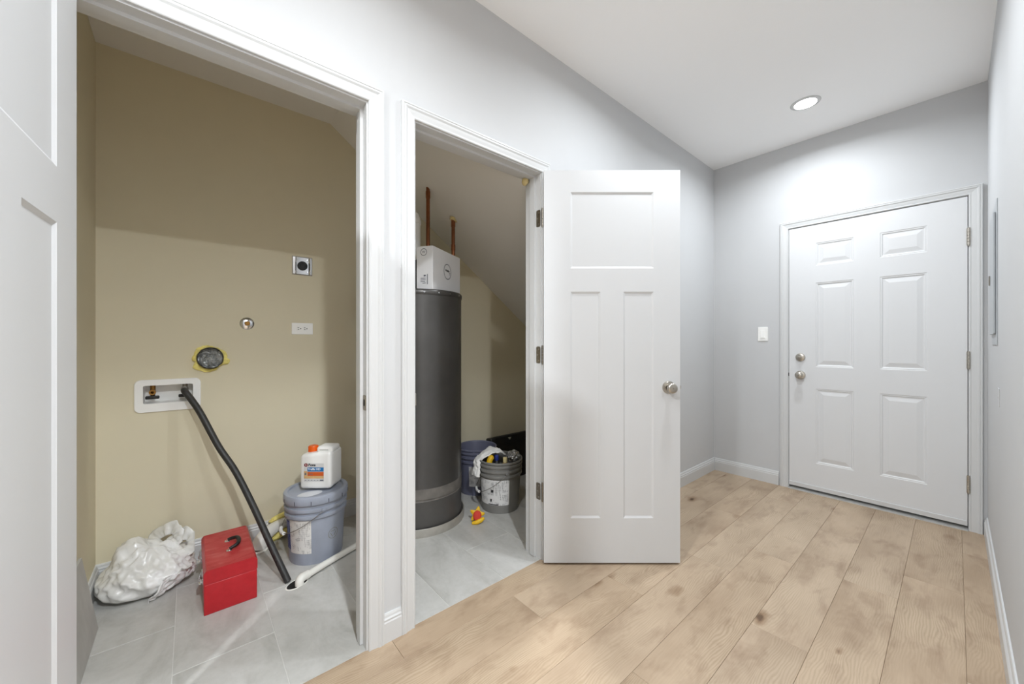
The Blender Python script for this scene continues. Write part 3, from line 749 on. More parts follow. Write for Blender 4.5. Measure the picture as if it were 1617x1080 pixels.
# white cylinder with black base behind the box
t = thing('expansion_tank', 'white capped cylinder on a black base behind the white box', 'tank', (1.097, 2.292, HT))
bm = B(); lathe(bm, [(0, 0), (.054, 0), (.0565, .006), (.0565, .205), (.05, .21), (0, .21)], 32); obj('base', bm, M['black'], t, True, 40)
bm = B(); lathe(bm, [(0, .21), (.054, .21), (.056, .216), (.058, .44), (.058, .445)], 32); obj('body', bm, M['whiteplastic'], t, True, 40)
bm = B(); lathe(bm, [(.058, .445), (.062, .447), (.062, .47), (.056, .485), (.046, .515), (.030, .525), (0, .527)], 32); obj('cap', bm, M['whiteplastic'], t, True, 40)
# white carton on top
ax = Vector((.853, .521, 0)); ay = Vector((-.521, .853, 0))
t = thing('cardboard_box', 'white carton with a round logo on top of the water heater', 'box', (1.112, 2.036, HT), math.atan2(.521, .853))
bm = B(); box(bm, 0, .37, 0, .112, 0, .262, 0, .0025, 2); obj('carton', bm, M['card'], t)
bm = B(); box(bm, .004, .366, .038, .041, .2625, .2632); obj('flap_seam', bm, M['inkgrey'], t)
def ring(bm, r0, r1, n, mt): lathe(bm, [(r0, .0003), (r1, .0003)], n, 0, mt)
bm = B(); ring(bm, .045, .0505, 48, Matrix.Translation((.185, -.0004, .135)) @ ZTO); lg = obj('logo_ring', bm, M['inkgrey'], t)
text('logo_lettering', 'Wellby', .019, M['ink'], lg, (.156, -.0009, .141), (R(90), 0, 0), bold=.0004)
text('logo_lettering', 'y', .030, M['inkgrey'], lg, (.208, -.0009, .130), (R(90), 0, 0))
mt = Matrix.Translation((-.0004, .062, .226)) @ Matrix.Rotation(R(-90), 4, 'Y')
bm = B(); ring(bm, .019, .0225, 36, mt); lg = obj('logo_ring', bm, M['inkgrey'], t)
text('logo_lettering', 'W', .02, M['inkgrey'], lg, (-.0009, .062, .226), (R(90), 0, R(-90)), 'CENTER')
bm = B()
for k, (z0, z1, y0, y1) in enumerate(((.030, .092, .034, .039), (.078, .088, .048, .062), (.066, .070, .048, .084), (.056, .060, .048, .084), (.046, .050, .052, .084), (.036, .040, .048, .070))): box(bm, -.0009, -.0002, y0, y1, z0, z1)
obj('printed_line', bm, M['inkgrey'], t)

# ------------------------------------------------------------------ buckets
def curved_patch(name, r0, r1, z0, z1, a0, a1, m, parent, off=.0012, n=14):
    bm = B(); uv = bm.loops.layers.uv.new('UVMap')
    rowsv = []
    for i in range(n + 1):
        a = R(a0 + (a1 - a0) * i / n)
        rowsv.append([bm.verts.new(((r0 + (r1 - r0) * f + off) * math.cos(a), (r0 + (r1 - r0) * f + off) * math.sin(a), z0 + (z1 - z0) * f)) for f in (0, 1)])
    for i in range(n):
        f = bm.faces.new((rowsv[i][0], rowsv[i + 1][0], rowsv[i + 1][1], rowsv[i][1]))
        for l, (u, v) in zip(f.loops, ((i / n, 0), ((i + 1) / n, 0), ((i + 1) / n, 1), (i / n, 1))): l[uv].uv = (u, v)
    return obj(name, bm, m, parent, True)
def rz_at(z): return .130 + (.1475 - .130) * z / .345
def bucket(label, loc, m, lid, ear_deg, side, drop=.125, grip=True, group=None):
    t = thing('bucket', label, 'bucket', loc)
    pr = [(0, .004), (.122, .004), (.124, 0), (.128, 0), (.130, .006), (rz_at(.235), .235)]
    for z in ((.240, .275) if lid else (.238, .272, .306)):
        r = rz_at(z); pr += [(r, z), (r + .009, z + .002), (r + .0105, z + .005), (r + .0095, z + .019), (r + .001, z + .021)]
    pr += [(rz_at(.335), .330), (.1545, .333), (.1565, .338), (.1555, .344), (.151, .346), (.1475, .342), (.1455, .335), (.127, .012), (0, .010)]
    bm = B(); lathe(bm, pr, 56); obj('body', bm, m, t, True, 35)
    if lid:
        bm = B(); lathe(bm, [(0, .3475), (.131, .3475), (.134, .349), (.136, .357), (.140, .3595), (.147, .3595), (.155, .357), (.158, .351), (.158, .318), (.1570, .316), (.1570, .345)], 56)
        ld = obj('lid', bm, m, t, True, 35)
        bm = B()
        for a in range(0, 360, 30): box(bm, .1572, .1590, -.0012, .0012, .318, .338); [setattr(v, 'co', Matrix.Rotation(R(a + 8), 4, 'Z') @ v.co) for v in bm.verts[-8:]]
        obj('lid_slot', bm, M['ink'], ld)
        lathe_b = B(); lathe(lathe_b, [(.0, .3482), (.055, .3482)], 24); o_ = obj('lid_smear', lathe_b, plain('dried_paint_smear', srgb(206, 208, 212), .6, var=.06, vscale=30), ld)
        o_.location = (-.045, -.055, 0); o_.scale = (1.1, .7, 1)
    a = Vector((math.cos(R(ear_deg)), math.sin(R(ear_deg)), 0)); d = Vector((math.cos(R(ear_deg + 90 * side)), math.sin(R(ear_deg + 90 * side)), 0))
    ez = .285 if lid else .272
    for s in (1, -1):
        bm = B(); lathe(bm, [(0, .014), (.008, .013), (.0105, 0)], 14, 0, Matrix.Translation(a * s * .150 + Vector((0, 0, ez))) @ (Vector((0, 0, 1)).rotation_difference(a * s)).to_matrix().to_4x4())
        obj('handle_ear', bm, m, t, True, 40)
    bm = B(); pts = [a * math.cos(u) * .163 + d * math.sin(u) * .167 + Vector((0, 0, ez - drop * math.sin(u))) for u in [math.pi * k / 24 for k in range(25)]]
    tube(bm, pts, .0019, 6); hd = obj('handle', bm, M['wire'], t, True)
    if grip:
        bm = B(); tube(bm, pts[10:15], .0085, 12); obj('grip', bm, M['whiteplastic'], hd, True, 40)
    return t
# left lidded bucket: direction toward the viewpoint at its spot
bl = bucket('bluish grey lidded bucket beside the red toolbox, carrying a white jug', (.532, 2.28, .0005), M['ltgrey'], True, -91, -1, .12)
curved_patch('label_paper', rz_at(.062), rz_at(.235), .062, .235, 197, 247, M['paper'], bl)
curved_patch('side_label', rz_at(.075), rz_at(.225), .075, .225, 176, 196.5, M['bluelabel'], bl)
bm = B(); ring(bm, .026, .0285, 32, Matrix.Identity(4))
for k in range(3):
    tube(bm, [Matrix.Rotation(R(120 * k), 3, 'Z') @ Vector((.004, -.016, .0004)), Matrix.Rotation(R(120 * k), 3, 'Z') @ Vector((.018, .006, .0004))], .0014, 4)
aa = R(292); rr_ = rz_at(.135) + .0018
bm.transform(Matrix.Translation((rr_ * math.cos(aa), rr_ * math.sin(aa), .138)) @ Matrix.Rotation(aa, 4, 'Z') @ Matrix.Rotation(R(90), 4, 'Y') @ Matrix.Rotation(R(90), 4, 'Z'))
for v in bm.verts:      # wrap the mark round the curved side
    q = Vector((v.co.x, v.co.y, 0)); s_ = (rz_at(v.co.z) + .0012) / q.length; v.co.x *= s_; v.co.y *= s_
obj('embossed_mark', bm, plain('olive_print', srgb(136, 136, 118), .6), bl)
# front grey bucket in heater closet
bf = bucket('dark grey open bucket full of rags and bottles, nearest in the heater closet', (1.668, 2.083, .0005), M['grey'], False, -112, -1, .14)
curved_patch('label_paper', rz_at(.058), rz_at(.228), .058, .228, 163, 254, M['paper_dk'], bf, n=22)
curved_patch('label_edge', rz_at(.060), rz_at(.224), .060, .224, 254.2, 256.6, M['white'], bf, .0016, 3)
curved_patch('warning_mark', rz_at(.145), rz_at(.163), .145, .163, 205, 212, M['ink'], bf, .0020, 4)
curved_patch('warning_mark', rz_at(.082), rz_at(.100), .082, .100, 202, 207, M['ink'], bf, .0020, 4)
curved_patch('print_bar', rz_at(.060), rz_at(.066), .060, .066, 196, 226, M['ink'], bf, .0020, 8)
# back bucket
bb = bucket('violet grey open bucket behind the dark grey bucket, beside the water heater', (1.717, 2.438, .0005), M['purple'], False, -40, 1, .11, False)
curved_patch('label_paper', rz_at(.07), rz_at(.22), .07, .22, 210, 262, M['paper_dk'], bb)

# contents of the front bucket
bx, by = 1.668, 2.083
FW = Vector((-.625, -.780, 0)); RT = Vector((.780, -.625, 0))       # toward viewer / to the right in view
def bpt(r, f, z): return Vector((bx, by, 0)) + RT * r + FW * f + Vector((0, 0, z))
bm = B()
cl = catmull([bpt(.030, -.060, .345), bpt(-.015, -.045, .378), bpt(-.065, -.020, .388), bpt(-.110, .015, .368), bpt(-.145, .040, .353), bpt(-.158, .050, .325), bpt(-.163, .055, .288), bpt(-.168, .060, .235)], 7)
wd = [.034, .058, .066, .060, .044, .034, .034, .040]
nn = len(cl); W_ = []
for i in range(nn):
    f = i / (nn - 1) * (len(wd) - 1); j = min(int(f), len(wd) - 2); W_.append(wd[j] + (wd[j + 1] - wd[j]) * (f - j))
rws = []
for i, c in enumerate(cl):
    rws.append([])
    for s in range(13):
        q = (s / 12 - .5) * 2
        tw = min(1, max(0, (i / nn - .5) * 4)); dv = (FW * (.85 - .15 * tw) + RT * (.3 + .4 * tw)).normalized()
        p = c + dv * q * W_[i]
        lift = .012 * noise.noise(Vector((i * .18, q * 2.2, 1.7))) + .006 * noise.noise(Vector((i * .5, q * 6, 4.7)))
        p += (Vector((0, 0, 1)) if i < nn * .55 else (FW - RT).normalized()) * (lift + .010 * (1 - q * q))
        rws[-1].append(bm.verts.new(p))
for a, b in zip(rws, rws[1:]):
    for s in range(12): bm.faces.new((a[s], a[s + 1], b[s + 1], b[s]))
rg = obj('rag', bm, M['cloth'], None, True); thicken(rg, .004)
tag(rg, 'white cloth rag draped over the left rim of the grey bucket', 'rag')
bm = B(); pts = catmull([bpt(-.080, .070, .20), bpt(-.078, .070, .30), bpt(-.070, .062, .345), bpt(-.050, .050, .368)], 5); tube(bm, pts, [.020] * (len(pts) - 3) + [.018, .013, .006], 14)
tag(obj('rubber_glove', bm, M['yellow'], None, True), 'yellow rubber glove poking out of the grey bucket beside the blue-capped bottle', 'glove')
def bottle(name, label, r, f, z0, z1, rad, mb, mc, tilt):
    t = thing(name, label, 'bottle', bpt(r, f, z0)); t.rotation_euler = tilt
    h = z1 - z0
    bm = B(); lathe(bm, [(0, 0), (rad, 0), (rad, h * .70), (rad * .8, h * .80), (rad * .40, h * .87), (rad * .38, h * .9), (0, h * .9)], 20); obj('body', bm, mb, t, True, 40)
    bm = B(); lathe(bm, [(0, h * .86), (rad * .52, h * .86), (rad * .54, h * .98), (rad * .46, h), (0, h)], 18); obj('cap', bm, mc, t, True, 40)
bottle('bottle', 'dark bottle with a round blue cap standing in the grey bucket', -.025, .045, .13, .372, .027, M['black'], M['blue'], (0, 0, 0))
bottle('bottle', 'amber bottle with a pale cap in the grey bucket, right of the blue cap', .034, .035, .12, .352, .029, M['amber'], M['cream'], (0, 0, 0))
bm = B(); bmesh.ops.create_icosphere(bm, subdivisions=4, radius=1)
for v in bm.verts:
    q = v.co.copy(); f = 1 + .35 * noise.noise(q * 2.3) + .22 * abs(noise.noise(q * 5))
    v.co = Vector((q.x * .042, q.y * .036, q.z * .042)) * f
bm.transform(Matrix.Translation(bpt(.093, -.015, .342)) @ Matrix.Rotation(R(-38), 4, 'Z') @ Matrix.Rotation(R(-25), 4, 'Y'))
tag(obj('crumpled_wrapper', bm, M['foil'], None, False), 'crumpled silvery plastic wrapper at the right rim of the grey bucket', 'wrapper')
# star toy on the tiles
t = thing('star_toy', 'small yellow and red star shaped soft toy on the tiles by the heater pan', 'toy', (1.405, 1.992, .0005), R(-38))
bm = B(); outl = []
for i in range(48):
    a = 2 * math.pi * i / 48; r = .030 + .020 * (0.5 + .5 * math.cos(5 * a)) ** 1.4
    outl.append((r * math.sin(a), r * math.cos(a)))
L0 = [bm.verts.new((a * .9, -.006, b * .9)) for a, b in outl]; L1 = [bm.verts.new((a, 0, b)) for a, b in outl]; L2 = [bm.verts.new((a * .9, .007, b * .9)) for a, b in outl]
for A, C in ((L0, L1), (L1, L2)):
    for i in range(48): bm.faces.new((A[i], A[(i + 1) % 48], C[(i + 1) % 48], C[i]))
c0 = bm.verts.new((0, -.011, 0)); c1 = bm.verts.new((0, .012, 0))
for i in range(48): bm.faces.new((c0, L0[i], L0[(i + 1) % 48])); bm.faces.new((c1, L2[(i + 1) % 48], L2[i]))
bm.transform(Matrix.Translation((0, 0, .048)) @ Matrix.Rotation(R(-18), 4, 'X') @ Matrix.Rotation(R(12), 4, 'Y')); obj('star', bm, M['yellow'], t, True, 50)
bm = B(); bmesh.ops.create_uvsphere(bm, u_segments=20, v_segments=12, radius=.027)
for v in bm.verts: v.co.y *= .6; v.co.z *= 1.15
bm.transform(Matrix.Translation((.002, -.013, .046)) @ Matrix.Rotation(R(-18), 4, 'X')); obj('red_centre', bm, M['redfelt'], t, True)
bm = B(); pts = catmull([(-.030, -.035, .010), (0, -.034, .014), (.028, -.024, .024), (.044, -.016, .034)], 5); tube(bm, pts, [.008 + .006 * math.sin(math.pi * i / (len(pts) - 1)) for i in range(len(pts))], 12)
obj('lower_point', bm, M['yellow'], t, True)
# black case leaning on back wall
t = thing('tool_case', 'black plastic case leaning against the closet back wall behind the buckets', 'case', (1.900, 2.43, .0015))
bm = B(); box(bm, 0, .62, 0, .075, 0, .362, 0, .012, 3); bm.transform(Matrix.Rotation(R(-11), 4, 'X')); obj('case_shell', bm, M['black'], t, True, 35)
bm = B(); box(bm, .05, .58, -.004, .0, .03, .30, 0, .003, 2); bm.transform(Matrix.Rotation(R(-11), 4, 'X')); obj('recessed_panel', bm, M['black'], t)
bm = B(); extrude_profile(bm, [(-.018, .006), (.018, .006), (.006, -.012), (-.004, -.012)], lambda a, b: Vector((.20 + a, -.002, .335 + b)), lambda a, b: Vector((.20 + a, .001, .335 + b))); bm.transform(Matrix.Rotation(R(-11), 4, 'X')); obj('grey_tag', bm, M['galv'], t)

# ================================================================== LAUNDRY CLOSET FLOOR ITEMS
# leaning spare tile
bm = B(); slabv = box(bm, -.0045, .0045, -.305, .305, 0, .303, 0, .0008, 1)
o = obj('spare_tile', bm, M['tileback'], None, loc=(XL + .052, 1.936, .0015), rot=(0, R(-8.5), 0))
tag(o, 'spare grey floor tile standing on edge against the closet side wall', 'tile')
# toolbox
t = thing('toolbox', 'red steel toolbox with dusty lid and black handle on the grey tiles', 'toolbox', (.140, 2.2405, .0005))
hx, hy = .0935, .1925
bm = B(); box(bm, -hx, hx, -hy, hy, 0, .128, 0, .0035, 3); obj('body', bm, M['red'], t, True, 35)
bm = B(); prism(bm, [(-hx - .0012, .130), (hx + .0012, .130), (hx + .0012, .174), (hx - .008, .1865), (-hx + .008, .1865), (-hx - .0012, .174)], -hy - .0012, hy + .0012)
bmesh.ops.bevel(bm, geom=bm.edges[:], offset=.002, segments=2, affect='EDGES')
lid = obj('lid', bm, [M['red'], M['reddust']], t, True, 35)
for p in lid.data.polygons:
    if p.normal.z > .85: p.material_index = 1
bm = B(); box(bm, -hx + .001, hx - .001, -hy + .001, hy - .001, .127, .131); obj('lid_seam', bm, M['red'], t)
for y in (-.052, .054):
    bm = B(); box(bm, -.010, .010, y - .010, y + .010, .1865, .1885, 0, .0008, 1); cyl(bm, .0045, .187, .197, 12, Matrix.Translation((.002, y, 0))); obj('handle_bracket', bm, M['chrome'], lid, True, 40)
bm = B()
pts = catmull([(.002, -.052, .194), (.012, -.050, .197), (.030, -.042, .201), (.040, -.018, .203), (.042, .012, .203), (.036, .040, .201), (.016, .053, .197), (.002, .054, .194)], 5)
n_ = len(pts); tube(bm, pts, [.006 + .0025 * math.sin(math.pi * i / (n_ - 1)) for i in range(n_)], 12); obj('handle', bm, M['black'], lid, True)
for y in (-.105, .105):
    bm = B()
    box(bm, -hx - .0035, -hx, y - .013, y + .013, .098, .126, 0, .001, 1); box(bm, -hx - .006, -hx - .001, y - .011, y + .011, .133, .158, 0, .001, 1)
    cyl(bm, .0035, y - .012, y + .012, 10, Matrix.Translation((-hx - .007, 0, .110)) @ Matrix.Rotation(R(-90), 4, 'X'))
    tube(bm, [(-hx - .007, y - .010, .111), (-hx - .015, y - .009, .124), (-hx - .008, y, .146), (-hx - .015, y + .009, .124), (-hx - .007, y + .010, .111)], .0018, 6)
    box(bm, -hx - .016, -hx - .006, y - .008, y + .008, .100, .104, 0, .001, 1)
    obj('latch', bm, M['chrome'], t, True, 40)
# black drain hose
hp = [(-.018, 2.597, .907), (-.017, 2.570, .900), (.010, 2.54, .856), (.047, 2.50, .783), (.113, 2.43, .624), (.179, 2.37, .496), (.244, 2.28, .331), (.299, 2.19, .174), (.336, 2.12, .072), (.361, 2.078, .004)]
bm = B(); pts = catmull(hp, 8); n_ = len(pts)
tube(bm, pts, [.0150 if i > 6 else .0125 + .0004 * i for i in range(n_)], 16)
ho = thing('drain_hose', 'black rubber hose running from the washer outlet box down to the floor', 'hose', (0, 0, 0))
obj('hose', bm, M['hose'], ho, True, 50)
bm = B(); tube(bm, [(-.018, 2.607, .911), (-.018, 2.585, .904)], .0155, 14); obj('hose_clamp', bm, M['wire'], ho, True, 40)
# floor drain hole with pvc pipe
t = thing('floor_drain_hole', 'round cut-out in the tiles where the hose and white pipe meet', 'drain', (.392, 2.040, .0004))
bm = B(); lathe(bm, [(.050, 0), (.052, .0022), (.056, .0020), (.058, 0)], 36); obj('rim', bm, M['pvc'], t, True, 40)
bm = B(); lathe(bm, [(0, .0009), (.0505, .0009)], 36); obj('hole', bm, M['dark'], t)  # dark disc on top of the tile, painted shade of the open hole
for ch in t.children: ch.scale = (.95, .62, 1); ch.rotation_euler = (0, 0, R(25))
t = thing('pvc_pipe', 'white plastic pipe lying across the tiles in front of the lidded bucket', 'pipe', (0, 0, 0))
bm = B(); tube(bm, [(.430, 2.036, .0255), (.521, 2.083, .0235), (.694, 2.160, .0215), (.862, 2.235, .021)], .0155, 16); obj('pipe', bm, M['pvc'], t, True, 40)
bm = B(); pts = catmull([(.398, 2.020, .002), (.399, 2.021, .020), (.408, 2.026, .0285), (.422, 2.033, .028), (.440, 2.042, .0258)], 5); tube(bm, pts, .0195, 16); obj('elbow', bm, M['pvc'], t, True, 50)
# vent pipe stub at the baseboard with yellow foam
t = thing('wall_duct', 'white plastic duct elbow coming out of the baseboard behind the toolbox', 'duct', (0, 0, 0))
bm = B(); pts = catmull([(.455, 2.606, .088), (.400, 2.572, .083), (.345, 2.545, .070), (.308, 2.522, .046), (.290, 2.507, .003)], 6); n_ = len(pts); tube(bm, pts, [.030 + .012 * (i / (n_ - 1)) ** 1.5 for i in range(n_)], 20)
obj('duct', bm, M['pvc'], t, True, 50)
bm = B(); lathe(bm, [(.042, 0), (.050, .001), (.051, .006), (.043, .012)], 28, 0, Matrix.Translation((.290, 2.507, .0005))); obj('flared_end', bm, M['pvc'], t, True, 50)
bm = B(); lathe(bm, [(.030, -.008), (.0355, -.008), (.0355, .010), (.030, .010)], 24, 0, Matrix.Translation((.440, 2.597, .087)) @ Vector((0, 0, 1)).rotation_difference(Vector((.85, .52, .05))).to_matrix().to_4x4(), True); obj('coupling', bm, M['pvc'], t, True, 40)
def foam_lump(loc, sc, rot, label, seed):
    bm = B(); bmesh.ops.create_icosphere(bm, subdivisions=4, radius=1)
    for v in bm.verts:
        q = v.co.copy(); f = 1 + .25 * noise.noise(q * 1.8 + Vector((seed, 0, 0))) + .14 * noise.noise(q * 5 + Vector((0, seed, 0)))
        v.co = Vector((q.x * sc[0], q.y * sc[1], q.z * sc[2])) * f
    bm.transform(Matrix.Translation(loc) @ Matrix.Rotation(rot, 4, 'Y'))
    return tag(obj('foam_lump', bm, M['foam'], None, True), label, 'spray foam')
foam_lump((.405, 2.585, .128), (.055, .018, .013), R(-18), 'pale yellow foam strip on top of the white duct elbow', 2.0)
foam_lump((.395, 2.570, .028), (.060, .026, .020), R(-22), 'bright yellow foam lump under the white duct elbow', 5.0)
# white jug on the lidded bucket
def jug():
    t = thing('plastic_jug', 'white plastic jug with orange cap and a blue and orange label, on the bucket lid', 'jug', (.561, 2.294, .3607), R(49.5275 - 90))
    w_, d_, h_ = .168, .140, .200
    bm = B(); box(bm, -w_ / 2, w_ / 2, -d_ / 2, d_ / 2, 0, h_, 0, .018, 4)
    for v in bm.verts:
        if v.co.z > h_ * .8 and v.co.x < -.03: v.co.z -= .018 * min(1, (-.03 - v.co.x) / .05)     # sloped filler shoulder
    obj('body', bm, M['whiteplastic'], t, True, 40)
    bm = B(); box(bm, -.005, .083, -.046, .046, h_ - .012, h_ + .022, 0, .012, 3); bmesh.ops.recalc_face_normals(bm, faces=bm.faces[:])
    hb = obj('handle', bm, M['whiteplastic'], t, True, 40)
    bm = B(); box(bm, .010, .062, -.0466, -.040, h_ + .000, h_ + .011, 0, .003, 2); obj('grip_recess_shade', bm, plain('painted_shade_plastic', srgb(196, 196, 193), .5), hb, True, 40)  # greyer raised patch; the recess shade is painted in its colour
    mt = Matrix.Translation((-.043, -.005, h_ - .014))
    bm = B(); lathe(bm, [(0, 0), (.026, 0), (.026, .006), (.024, .007), (.024, .030), (.022, .033), (0, .034)], 30, 0, mt); c = obj('cap', bm, M['orange'], t, True, 40)
    bm = B()
    for k in range(24): box(bm, .0235, .0252, -.001, .001, .008, .030); [setattr(v, 'co', mt @ (Matrix.Rotation(R(15 * k), 4, 'Z') @ v.co)) for v in bm.verts[-8:]]
    obj('cap_ridge', bm, M['orange'], c)
    y0 = -d_ / 2 - .0002
    def pl(nm, x0, x1, z0, z1, m, lift, par):
        bm = B(); box(bm, x0, x1, y0 - lift, y0 + .001, z0, z1); return obj(nm, bm, m, par)
    lb = pl('label', -.060, .048, .040, .140, M['labelwhite'], .0006, t)
    pl('label_band', -.040, .047, .096, .118, M['labelblue'], .0010, lb)
    pl('label_band', -.040, .047, .072, .094, M['labelorange'], .0010, lb)
    pl('label_band', -.059, .047, .058, .0715, M['labelwood'], .0009, lb)
    pl('label_band', -.059, -.041, .072, .098, M['labelwood'], .0009, lb)
    pl('label_mark', -.055, -.047, .077, .089, M['inkgrey'], .0012, lb)
    pl('label_mark', .026, .046, .046, .052, M['inkgrey'], .0010, lb)
    bm = B(); lathe(bm, [(0, .0004), (.0095, .0004)], 24, 0, Matrix.Translation((-.048, y0 - .0008, .131)) @ ZTO); lg = obj('logo', bm, M['labelred'], lb)
    text('lettering', 'B', .012, M['white'], lg, (-.048, y0 - .0016, .131), (R(90), 0, 0), 'CENTER')
    text('lettering', 'Bona', .019, M['ink'], lb, (-.036, y0 - .0012, .131), (R(90), 0, 0), bold=.0006, shear=.15)
    text('lettering', 'Traffic HD', .0155, M['white'], lb, (-.037, y0 - .0016, .1085), (R(90), 0, 0), bold=.0003)
    bm = B()
    for k in range(5): box(bm, -.055 + .016 * k, -.045 + .016 * k, y0 - .001, y0, .048 - .0 * k, .050)
    box(bm, -.036, -.010, y0 - .0016, y0, .080, .083)
    obj('label_print', bm, M['inkgrey'], lb)
    return t
jug()

# ------------------------------------------------------------------ plastic bag
def bag():
    t = thing('plastic_bag', 'crumpled white plastic carrier bag with knotted handles in the closet corner', 'bag', (-.14, 2.45, .0005))
    # footprint outline radius (local), angle 0 = +X
    keyr = [(0, .155), (30, .15), (60, .135), (90, .135), (120, .165), (150, .175), (175, .172), (195, .165), (220, .150), (250, .130), (280, .128), (310, .135), (335, .150), (360, .155)]
    def rad(a):
        a %= 360
        for (a0, r0), (a1, r1) in zip(keyr, keyr[1:]):
            if a0 <= a <= a1:
                f = (a - a0) / (a1 - a0); f = f * f * (3 - 2 * f); return r0 + (r1 - r0) * f
    nu, nv = 150, 60; bm = B(); rings = []
    for j in range(1, nv):
        ph = math.pi * j / nv; ring_ = []
        for i in range(nu):
            a = 360 * i / nu; th = R(a)
            sp = math.sin(ph) ** .62; cz = math.cos(ph)
            x = math.cos(th) * rad(a) * sp; y = math.sin(th) * rad(a) * sp
            z = .052 + (cz if cz < 0 else cz) * (.052 if cz < 0 else 1.0) * (1 if cz < 0 else 0)
            if cz >= 0:
                top = .090 + .050 * math.exp(-((x - .04) ** 2 / .012 + (y - .050) ** 2 / .010)) + .085 * math.exp(-((x + .070) ** 2 / .0055 + (y - .035) ** 2 / .010)) - .05 * max(0, (-x - .11) / .07)
                z = .052 + (top - .052 + .03) * (cz ** .75)
            p = Vector((x, y, z)); q = p * 9 + Vector((1.3, 4.1, 2.2))
            d = noise.voronoi(p * 13 + Vector((1.3, 4.1, 2.2)) + noise.noise_vector(p * 9) * .35)[0]
            d2 = noise.voronoi(p * 31 + Vector((5.3, .1, 8.2)) + noise.noise_vector(p * 20) * .3)[0]
            w1 = min(d[0], .8) - .38; w2 = min(d2[0], .8) - .4
            amp = min(1, max(.12, z / .07)); dirv = Vector((x * 1.2, y * 1.2, (z - .06) * 1.4)).normalized()
            p += dirv * amp * (.030 * w1 + .012 * w2 + .005 * noise.noise(p * 48 + noise.noise_vector(p * 20) * .5) + .010 * (min(noise.voronoi(p * 46)[0][0], .8) - .4) + .022 * (.35 - abs(noise.noise(Vector((p.x * 7 + p.y * 4, p.y * 13 - p.x * 5, p.z * 16 + p.x * 9))))) + .009 * (.3 - abs(noise.noise(Vector((p.x * 17, p.y * 30, p.z * 34))))))
            p.z = max(p.z, .0004)
            p.y = min(p.y, .150); p.x = max(p.x, -.176)
            ring_.append(bm.verts.new(p))
        rings.append(ring_)
    for A, C in zip(rings, rings[1:]):
        for i in range(nu): bm.faces.new((A[i], A[(i + 1) % nu], C[(i + 1) % nu], C[i]))
    tp = bm.verts.new(sum((v.co for v in rings[0]), Vector()) / nu); bt = bm.verts.new((0, 0, .0004))
    for i in range(nu): bm.faces.new((tp, rings[0][i], rings[0][(i + 1) % nu])); bm.faces.new((bt, rings[-1][(i + 1) % nu], rings[-1][i]))
    obj('sack', bm, M['bag'], t, True, 50)
    # handle flaps: film sheets with an oval hand hole
    def flap(c, u, v, wu, hv, hole, seed, nm='handle'):
        c, u, v = Vector(c), Vector(u).normalized(), Vector(v).normalized(); nrm = u.cross(v).normalized()
        bm = B(); N = 46; K = 34; g_ = {}
        def inside(a, b): return ((a - hole[0]) / hole[2]) ** 2 + ((b - hole[1]) / hole[3]) ** 2 < 1
        for i in range(N + 1):
            for j in range(K + 1):
                a = (i / N) * 2 - 1; b = j / K
                wid = 1.0 - .45 * max(0, b - .55) ** 1.2 / .4 + .08 * noise.noise(Vector((b * 4, seed, 0)))
                A_ = a * wid
                p = c + u * A_ * wu + v * b * hv
                p += nrm * (.016 * noise.noise(Vector((a * 2.2, b * 2.5, seed))) + .008 * noise.noise(Vector((a * 6, b * 6, seed + 3))) + .004 * noise.noise(Vector((a * 15, b * 13, seed + 9))))
                p.z += .006 * noise.noise(Vector((a * 3, seed, b * 2)))
                p.z = max(p.z, .002); p.y = min(p.y, .152); p.x = min(p.x, .160)
                g_[i, j] = (A_, b, bm.verts.new(p))
        for i in range(N):
            for j in range(K):
                cs = [g_[i, j], g_[i + 1, j], g_[i + 1, j + 1], g_[i, j + 1]]
                if not inside(sum(q[0] for q in cs) / 4, sum(q[1] for q in cs) / 4): bm.faces.new([q[2] for q in cs])
        for vtx in [v_ for v_ in bm.verts if not v_.link_faces]: bm.verts.remove(vtx)
        bmesh.ops.smooth_vert(bm, verts=[v_ for v_ in bm.verts if any(len(e.link_faces) == 1 for e in v_.link_edges)], factor=.5)
        thicken(obj(nm, bm, M['bag'], t, True), .0012)
    RTv = Vector((.7607, -.649, 0))
    def loop(c, ri, ro, slant, lean, seed):
        c = Vector(c); bm = B(); N = 64; K = 9; rows = []
        vv = Vector((lean * .649, lean * .7607, 1)).normalized(); cs, sn = math.cos(R(slant)), math.sin(R(slant))
        nrm = RTv.cross(vv).normalized()
        for i in range(N):
            a = 2 * math.pi * i / N; rw = []
            for k in range(K + 1):
                f = k / K
                wob = 1 + .30 * noise.noise(Vector((math.cos(a) * 1.5, math.sin(a) * 1.5, seed))) * f + .09 * f * noise.noise(Vector((math.cos(a) * 4, math.sin(a) * 4, seed + 5)))
                rx = (ri[0] + (ro[0] - ri[0]) * f) * wob; ry = (ri[1] + (ro[1] - ri[1]) * f) * wob
                lx, ly = rx * math.cos(a), ry * math.sin(a)
                X, Y = lx * cs - ly * sn, lx * sn + ly * cs
                p = c + RTv * X + vv * Y
                p += nrm * (.004 * math.sin(math.pi * f) + .012 * noise.noise(Vector((math.cos(a) * 2, math.sin(a) * 2, seed + 2))) + .006 * noise.noise(Vector((math.cos(a) * 5, math.sin(a) * 5, seed + f * 2))))
                p.y = min(p.y, .150); p.z = max(p.z, .004); p.x = min(p.x, .160)
                rw.append(bm.verts.new(p))
            rows.append(rw)
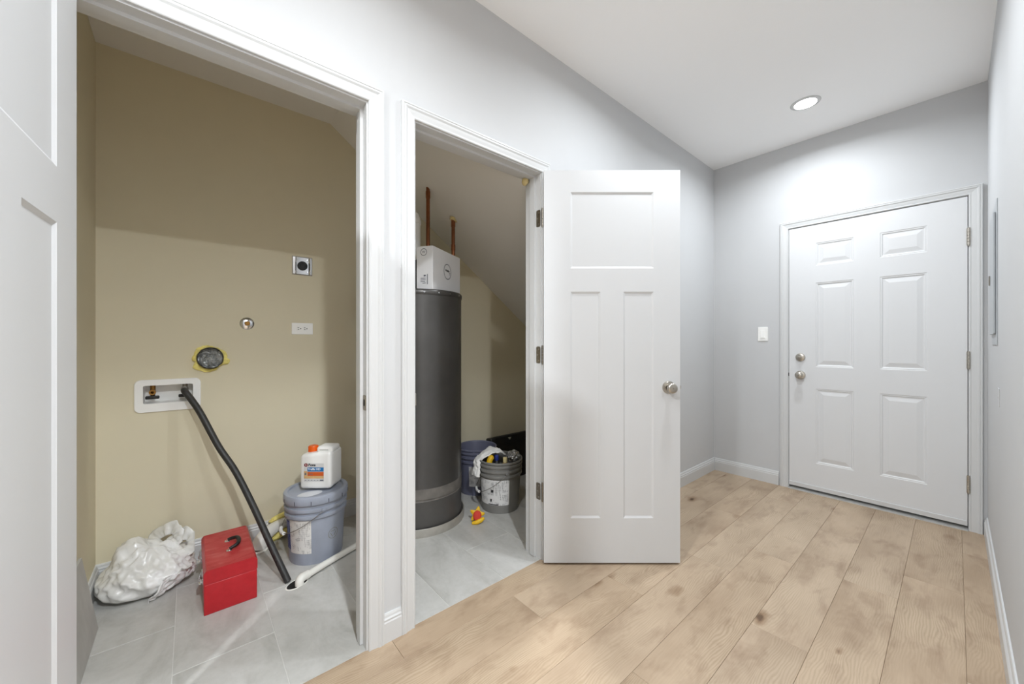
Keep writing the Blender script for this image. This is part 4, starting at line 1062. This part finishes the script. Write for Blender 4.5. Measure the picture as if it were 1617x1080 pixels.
        for i in range(N):
            for k in range(K): bm.faces.new((rows[i][k], rows[(i + 1) % N][k], rows[(i + 1) % N][k + 1], rows[i][k + 1]))
        thicken(obj('handle', bm, M['bag'], t, True), .0012)
    loop((.050, .085, .178), (.040, .015), (.100, .072), 28, .30, 1.0)
    loop((.098, .030, .150), (.044, .021), (.098, .078), 26, .40, 4.0)
    flap((.075, -.095, .020), (.80, .50, .22), (.30, -.25, .75), .090, .085, (5, 5, .1, .1), 11.0, 'loose_film')
    flap((-.070, .020, .100), (.85, .30, .25), (-.10, .45, .80), .070, .095, (5, 5, .1, .1), 7.0, 'loose_film')
    return t
bag()

# ------------------------------------------------------------------ small repeated pieces become parts of their own
def split_islands(o):
    me = o.data; bm = bmesh.new(); bm.from_mesh(me); bm.verts.ensure_lookup_table(); seen = set(); isl = []
    for v in bm.verts:
        if v.index in seen: continue
        stack = [v]; comp = []; seen.add(v.index)
        while stack:
            q = stack.pop(); comp.append(q.index)
            for e in q.link_edges:
                x = e.other_vert(q)
                if x.index not in seen: seen.add(x.index); stack.append(x)
        isl.append(set(comp))
    bm.free()
    for comp in isl[1:]:
        b2 = bmesh.new(); b2.from_mesh(me); b2.verts.ensure_lookup_table()
        bmesh.ops.delete(b2, geom=[v for v in b2.verts if v.index not in comp], context='VERTS')
        m2 = bpy.data.meshes.new(o.name); b2.to_mesh(m2); b2.free()
        for x in me.materials: m2.materials.append(x)
        c = o.copy(); c.data = m2; COL.objects.link(c)
    b2 = bmesh.new(); b2.from_mesh(me); b2.verts.ensure_lookup_table()
    bmesh.ops.delete(b2, geom=[v for v in b2.verts if v.index not in isl[0]], context='VERTS'); b2.to_mesh(me); b2.free()
for o in list(bpy.data.objects):
    if o.type == 'MESH' and o.name.split('.')[0] in ('screw', 'cover_screw', 'slot', 'lid_slot', 'printed_line', 'label_print', 'coupling', 'hose_clamp'): split_islands(o)
    elif o.type == 'MESH' and o.name.split('.')[0] == 'cap_ridge': o['kind'] = 'stuff'
